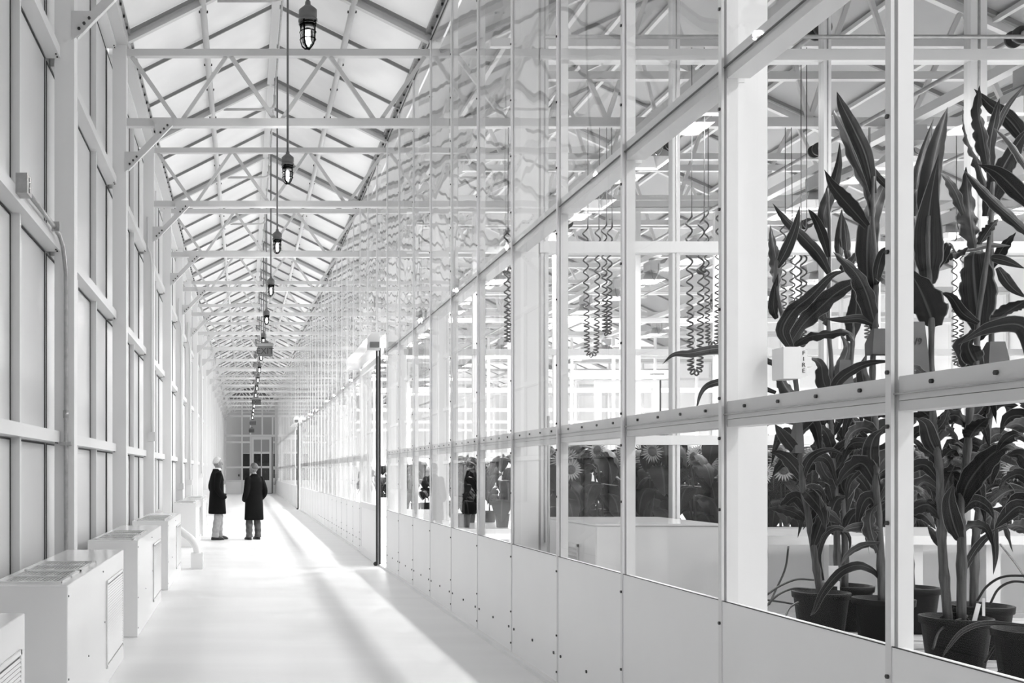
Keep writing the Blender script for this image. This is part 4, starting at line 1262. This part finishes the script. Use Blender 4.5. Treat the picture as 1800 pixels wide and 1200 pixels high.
def make_sunflower(sd):
    rnd = random.Random(sd)
    r = empty('potted_sunflower')
    h = rnd.uniform(0.78, 0.95)
    MB().lathe([(0.0, 0.0), (0.075, 0.0), (0.095, 0.16), (0.10, 0.17), (0.09, 0.17), (0.0, 0.155)], n=14).build('pot', M['pot'], r)
    lean = Vector((rnd.uniform(-0.08, 0.08), rnd.uniform(-0.06, 0.06), 0))
    st = catmull([(0, 0, 0.15), lean * 0.3 + Vector((0, 0, 0.15 + h * 0.35)), lean + Vector((0, 0, 0.12 + h * 0.75)), lean * 1.3 + Vector((0, 0, h))], 12)
    MB().tube(st, [0.011 - 0.0004 * i for i in range(13)], 6).build('stem', M['sstem'], r)
    for k in range(12):
        t = 0.22 + 0.76 * k / 11
        p = st[min(12, int(t * 12))]
        a = k * 2.4 + rnd.uniform(-0.4, 0.4)
        L_ = rnd.uniform(0.22, 0.32) * (1.0 - 0.25 * t)
        d = Vector((math.cos(a), math.sin(a), 0))
        pts = [p, p + d * L_ * 0.35 + Vector((0, 0, 0.05)), p + d * L_ * 0.7 + Vector((0, 0, -0.01)), p + d * L_ * 0.85 + Vector((0, 0, -L_ * 0.45)), p + d * L_ * 0.86 + Vector((0, 0, -L_ * 0.8))]
        o = ribbon(pts, L_ * 0.95, Vector((d.y * 0.0, 0, 1)) if False else d.cross(Vector((0, 0, 1))).cross(d).normalized() + d * 0.5, 0.0, -0.15, 0.08, sun_prof, 12, sd * 31 + k, 0.3)
        o.build('leaf', M['sleaf'], r)
    top = st[-1]
    fc = Vector((rnd.uniform(-0.4, 0.4), -0.8, -0.15)).normalized()
    heads = [top + fc * 0.03] + ([st[8] + Vector((rnd.uniform(-0.1, 0.1), -0.2, 0.0))] if sd in (3, 23) else [])
    for hp_ in heads:
        o = MB()
        q = fc.to_track_quat('Z', 'Y').to_matrix()
        o.ell((0, 0, 0), (0.042, 0.042, 0.018), 12, 6, q)
        hd = o.build('flower_head', M['disc'], r, hp_)
        pt = MB()
        for k in range(22):
            a = 2 * math.pi * k / 22
            e1 = q @ Vector((math.cos(a), math.sin(a), 0)); e2 = q @ Vector((-math.sin(a), math.cos(a), 0))
            l1 = rnd.uniform(0.05, 0.08)
            b = e1 * 0.036
            pt.add([b - e2 * 0.005, b + e1 * l1 * 0.5 - e2 * 0.007 + fc * 0.006, b + e1 * l1 + fc * rnd.uniform(-0.01, 0.02), b + e1 * l1 * 0.5 + e2 * 0.007 + fc * 0.006, b + e2 * 0.005], [(0, 1, 2, 3, 4)])
        pt.build('petals', M['petal'], hd)
    return r


protos = [make_sunflower(s_) for s_ in (3, 11, 23, 37)]
used = [False] * 4
rows = [('front', 8.86), ('second', 9.25), ('third', 9.7), ('back', 10.2)]
for ri, (rn, y) in enumerate(rows):
    nx_ = 12
    for k in range(nx_):
        v = (k * 3 + ri * 2 + (k // 5)) % 4
        if used[v]:
            o = copy_tree(protos[v])
        else:
            o = protos[v]; used[v] = True
        x = 2.70 + 0.38 * k + random.uniform(-0.05, 0.05) + 0.12 * (ri % 2)
        o.location = (x, y + random.uniform(-0.06, 0.06), 0.782)
        o.rotation_euler = (0, 0, random.uniform(-0.9, 0.9))
        o.scale = (1, 1, random.uniform(0.9, 1.06))
        tag(o, 'dark leafy sunflower in the %s row beyond the first partition, %s from the corridor' % (rn, ORD[k]), 'plant', 'sunflowers beyond the first partition')
spots = [(2.72, 12.9), (2.85, 13.5), (3.05, 14.1), (3.2, 12.9), (3.5, 13.3), (3.35, 14.2), (3.9, 13.0), (4.3, 13.6), (4.7, 13.0), (5.2, 13.6), (5.7, 13.1),
         (2.9, 17.6), (3.2, 18.4), (3.0, 19.4), (3.6, 17.8), (3.8, 19.0), (2.95, 25.2), (3.1, 26.4), (3.5, 25.5), (3.6, 27.4)]
for k, (x, y) in enumerate(spots):
    o = copy_tree(protos[k % 4])
    o.location = (x, y, 0.782); o.rotation_euler = (0, 0, random.uniform(-3, 3)); o.scale = (0.95, 0.95, random.uniform(0.85, 1.0))
    rm = 'second' if y < 15 else ('third' if y < 22 else 'fourth')
    idx = [s_ for s_ in spots if (s_[1] < 15) == (y < 15) and (s_[1] < 22) == (y < 22)].index((x, y))
    tag(o, 'leafy bush on the bench in the %s greenhouse room, %s in depth order' % (rm, ORD[idx]), 'plant', 'leafy bushes in the far greenhouse rooms')

# ------------------------------------------------------------------ people
def remesh(o, vox, smooth=6):
    m = o.modifiers.new('remesh', 'REMESH'); m.mode = 'VOXEL'; m.voxel_size = vox; m.use_smooth_shade = True
    s_ = o.modifiers.new('smooth', 'SMOOTH'); s_.iterations = smooth; s_.factor = 0.5


def limb(o, pts, rs):
    c = catmull(pts, 14)
    m = len(rs) - 1
    rr = []
    for i in range(15):
        u = m * i / 14; k = min(int(u), m - 1)
        rr.append(rs[k] + (rs[k + 1] - rs[k]) * (u - k))
    o.tube(c, rr, 12)
    o.ell(c[0], (rr[0],) * 3, 12, 8); o.ell(c[-1], (rr[-1],) * 3, 12, 8)


def loft(o, rings, n=20):
    """rings: (cx, cy, z, rx, ry)"""
    b0 = len(o.v)
    for (cx, cy, z, rx, ry) in rings:
        for k in range(n):
            a = 2 * math.pi * k / n
            o.v.append((cx + rx * math.cos(a), cy + ry * math.sin(a), z))
    for i in range(len(rings) - 1):
        for k in range(n):
            o.f.append([b0 + i * n + k, b0 + i * n + (k + 1) % n, b0 + (i + 1) * n + (k + 1) % n, b0 + (i + 1) * n + k]); o.sm.append(True)
    o.f.append([b0 + k for k in range(n)][::-1]); o.sm.append(False)
    e = b0 + (len(rings) - 1) * n
    o.f.append([e + k for k in range(n)]); o.sm.append(False)


def person(loc, face, head_turn, scale, trm, hair, label, stance, bald=False, hem=0.56):
    """local axes: +x forward, +y to the person's left"""
    r = tag(empty('person', loc, face), label, 'person')
    r.scale = (scale,) * 3
    hips = 0.92
    fl_, frr = stance
    b = MB()
    loft(b, [(0, 0, 0.86, 0.10, 0.15), (0, 0, 1.0, 0.10, 0.145), (0, 0, 1.15, 0.10, 0.15), (0.0, 0, 1.32, 0.11, 0.18), (0, 0, 1.43, 0.085, 0.15), (0.005, 0, 1.48, 0.06, 0.07), (0.015, 0, 1.56, 0.055, 0.058)])
    for sgn, (fx, fy) in ((1, fl_), (-1, frr)):
        limb(b, [(0, sgn * 0.09, 0.88), (fx * 0.5 + 0.02, (sgn * 0.09 + fy) / 2, 0.5), (fx - 0.02, fy, 0.09)], [0.085, 0.06, 0.042])
        limb(b, [(0, sgn * 0.19, 1.40), (-0.05, sgn * 0.25, 1.13), (0.10, sgn * 0.215, 0.96)], [0.05, 0.042, 0.034])
        b.ell((0.13, sgn * 0.20, 0.93), (0.045, 0.025, 0.04))
    # head in its own turned frame
    R = Matrix.Rotation(head_turn, 3, 'Z')
    hc = Vector((0.02, 0, 1.655))

    def hp(x, y, z):
        return hc + R @ Vector((x, y, z))
    b.ell(hp(0, 0, 0.015), (0.098, 0.077, 0.112), 18, 12, R)
    b.ell(hp(0.030, 0, -0.062), (0.066, 0.056, 0.062), 14, 9, R)
    b.ell(hp(0.102, 0, -0.018), (0.022, 0.013, 0.024), 8, 6, R)
    b.ell(hp(0.085, 0, 0.022), (0.022, 0.05, 0.012), 10, 6, R)
    b.ell(hp(0.088, 0, -0.062), (0.016, 0.026, 0.012), 8, 6, R)
    b.ell(hp(0.082, 0, -0.100), (0.022, 0.028, 0.018), 8, 6, R)
    for sgn in (-1, 1):
        b.ell(hp(-0.008, sgn * 0.080, -0.015), (0.020, 0.010, 0.032), 8, 6, R)
    bo = b.build('body', M['skin'], r)
    remesh(bo, 0.009, 3)
    ey = MB()
    for sgn in (-1, 1):
        ey.ell(hp(0.092, sgn * 0.032, 0.008), (0.008, 0.011, 0.006), 8, 5, R)
    ey.build('eyes', M['shoe'], r)
    # hair
    o = MB()
    n, m = 22, 12
    hv = {}
    for i in range(m + 1):
        th = math.pi * 0.56 * i / m
        for k in range(n):
            a = 2 * math.pi * k / n
            front = max(0, math.cos(a))
            lim = th * (1 - 0.6 * front ** 0.8)
            jit = 1.0 + 0.02 * math.sin(7 * a + 3 * i)
            p = Vector((0.107 * math.sin(lim) * math.cos(a) - 0.006, 0.086 * math.sin(lim) * math.sin(a), 0.125 * math.cos(lim) + 0.015)) * jit
            o.v.append(tuple(hc + R @ p))
    for i in range(m):
        for k in range(n):
            o.f.append([i * n + k, (i + 1) * n + k, (i + 1) * n + (k + 1) % n, i * n + (k + 1) % n]); o.sm.append(True)
    ho = o.build('hair', hair, r)
    sm = ho.modifiers.new('solid', 'SOLIDIFY'); sm.thickness = 0.012; sm.offset = -1
    # trousers
    t = MB()
    loft(t, [(0, 0, 0.80, 0.12, 0.17), (0, 0, 0.9, 0.125, 0.175), (0, 0, 1.0, 0.115, 0.165)])
    for sgn, (fx, fy) in ((1, fl_), (-1, frr)):
        pts = catmull([(0, sgn * 0.088, 0.88), (fx * 0.35 + 0.015, sgn * 0.09, 0.68), (fx * 0.55 + 0.03, (sgn * 0.09 + fy) / 2, 0.5), (fx * 0.85, fy, 0.25), (fx - 0.01, fy, 0.055)], 22)
        rs = [0.10 - 0.028 * (i / 22) + (0.006 * math.sin(i * 1.9) if i > 10 else 0) for i in range(23)]
        rs[-1] = 0.083; rs[-2] = 0.08
        t.tube(pts, rs, 14)
    to = t.build('trousers', trm, r)
    remesh(to, 0.011, 2)
    # shoes
    for sgn, (fx, fy) in ((1, fl_), (-1, frr)):
        s_ = MB()
        loft(s_, [(fx + 0.045, fy, 0.002, 0.145, 0.046), (fx + 0.045, fy, 0.03, 0.148, 0.048), (fx + 0.03, fy, 0.06, 0.125, 0.045), (fx - 0.005, fy, 0.085, 0.075, 0.042), (fx - 0.02, fy, 0.11, 0.05, 0.04)], 16)
        s_.build('shoe', M['shoe'], r)
    # coat
    c = MB()
    loft(c, [(0.015, 0, hem, 0.185, 0.235), (0.01, 0, hem + 0.03, 0.19, 0.24), (0.01, 0, 0.85, 0.175, 0.225), (0.0, 0, 1.05, 0.15, 0.205), (0.0, 0, 1.22, 0.15, 0.21), (0, 0, 1.35, 0.14, 0.215), (-0.005, 0, 1.43, 0.115, 0.18), (-0.01, 0, 1.485, 0.085, 0.11), (-0.018, 0, 1.535, 0.068, 0.076)], 26)
    for sgn in (-1, 1):
        limb(c, [(-0.01, sgn * 0.185, 1.405), (-0.06, sgn * 0.255, 1.14), (0.02, sgn * 0.25, 1.0), (0.12, sgn * 0.20, 0.93)], [0.075, 0.068, 0.06, 0.055])
        c.bar((0.07, sgn * 0.035, 1.50), (0.135, sgn * 0.05, 1.28), 0.06, 0.03, up=(1, 0, 0.4))
        c.bar((0.165, sgn * 0.13, 0.99), (0.13, sgn * 0.19, 0.98), 0.03, 0.05, up=(1, 0, 0))
    coat = c.build('coat', M['coat'], r)
    remesh(coat, 0.012, 3)
    # shirt collar
    if trm is not M['khaki']:
        return r
    sh = MB()
    loft(sh, [(0.022, 0, 1.44, 0.094, 0.075), (0.018, 0, 1.53, 0.074, 0.070), (0.018, 0, 1.555, 0.068, 0.066)], 16)
    sh.build('shirt_collar', M['shirt'], r)
    return r


YM = 22.5
person(((381 - VX) * YM / F_PX, YM, 0), 0.28, -0.12, 1.0, M['khaki'], M['hairl'], 'man with silver hair, black overcoat and light trousers standing by the cabinets', ((0.09, 0.10), (-0.05, -0.10)), hem=0.56)
person(((447 - VX) * YM / F_PX, YM, 0), math.pi * 0.68, 0.55, 0.93, M['darktr'], M['haird'], 'man with dark hair seen from behind in long black overcoat and dark trousers', ((0.02, 0.13), (0.06, -0.13)), hem=0.46)
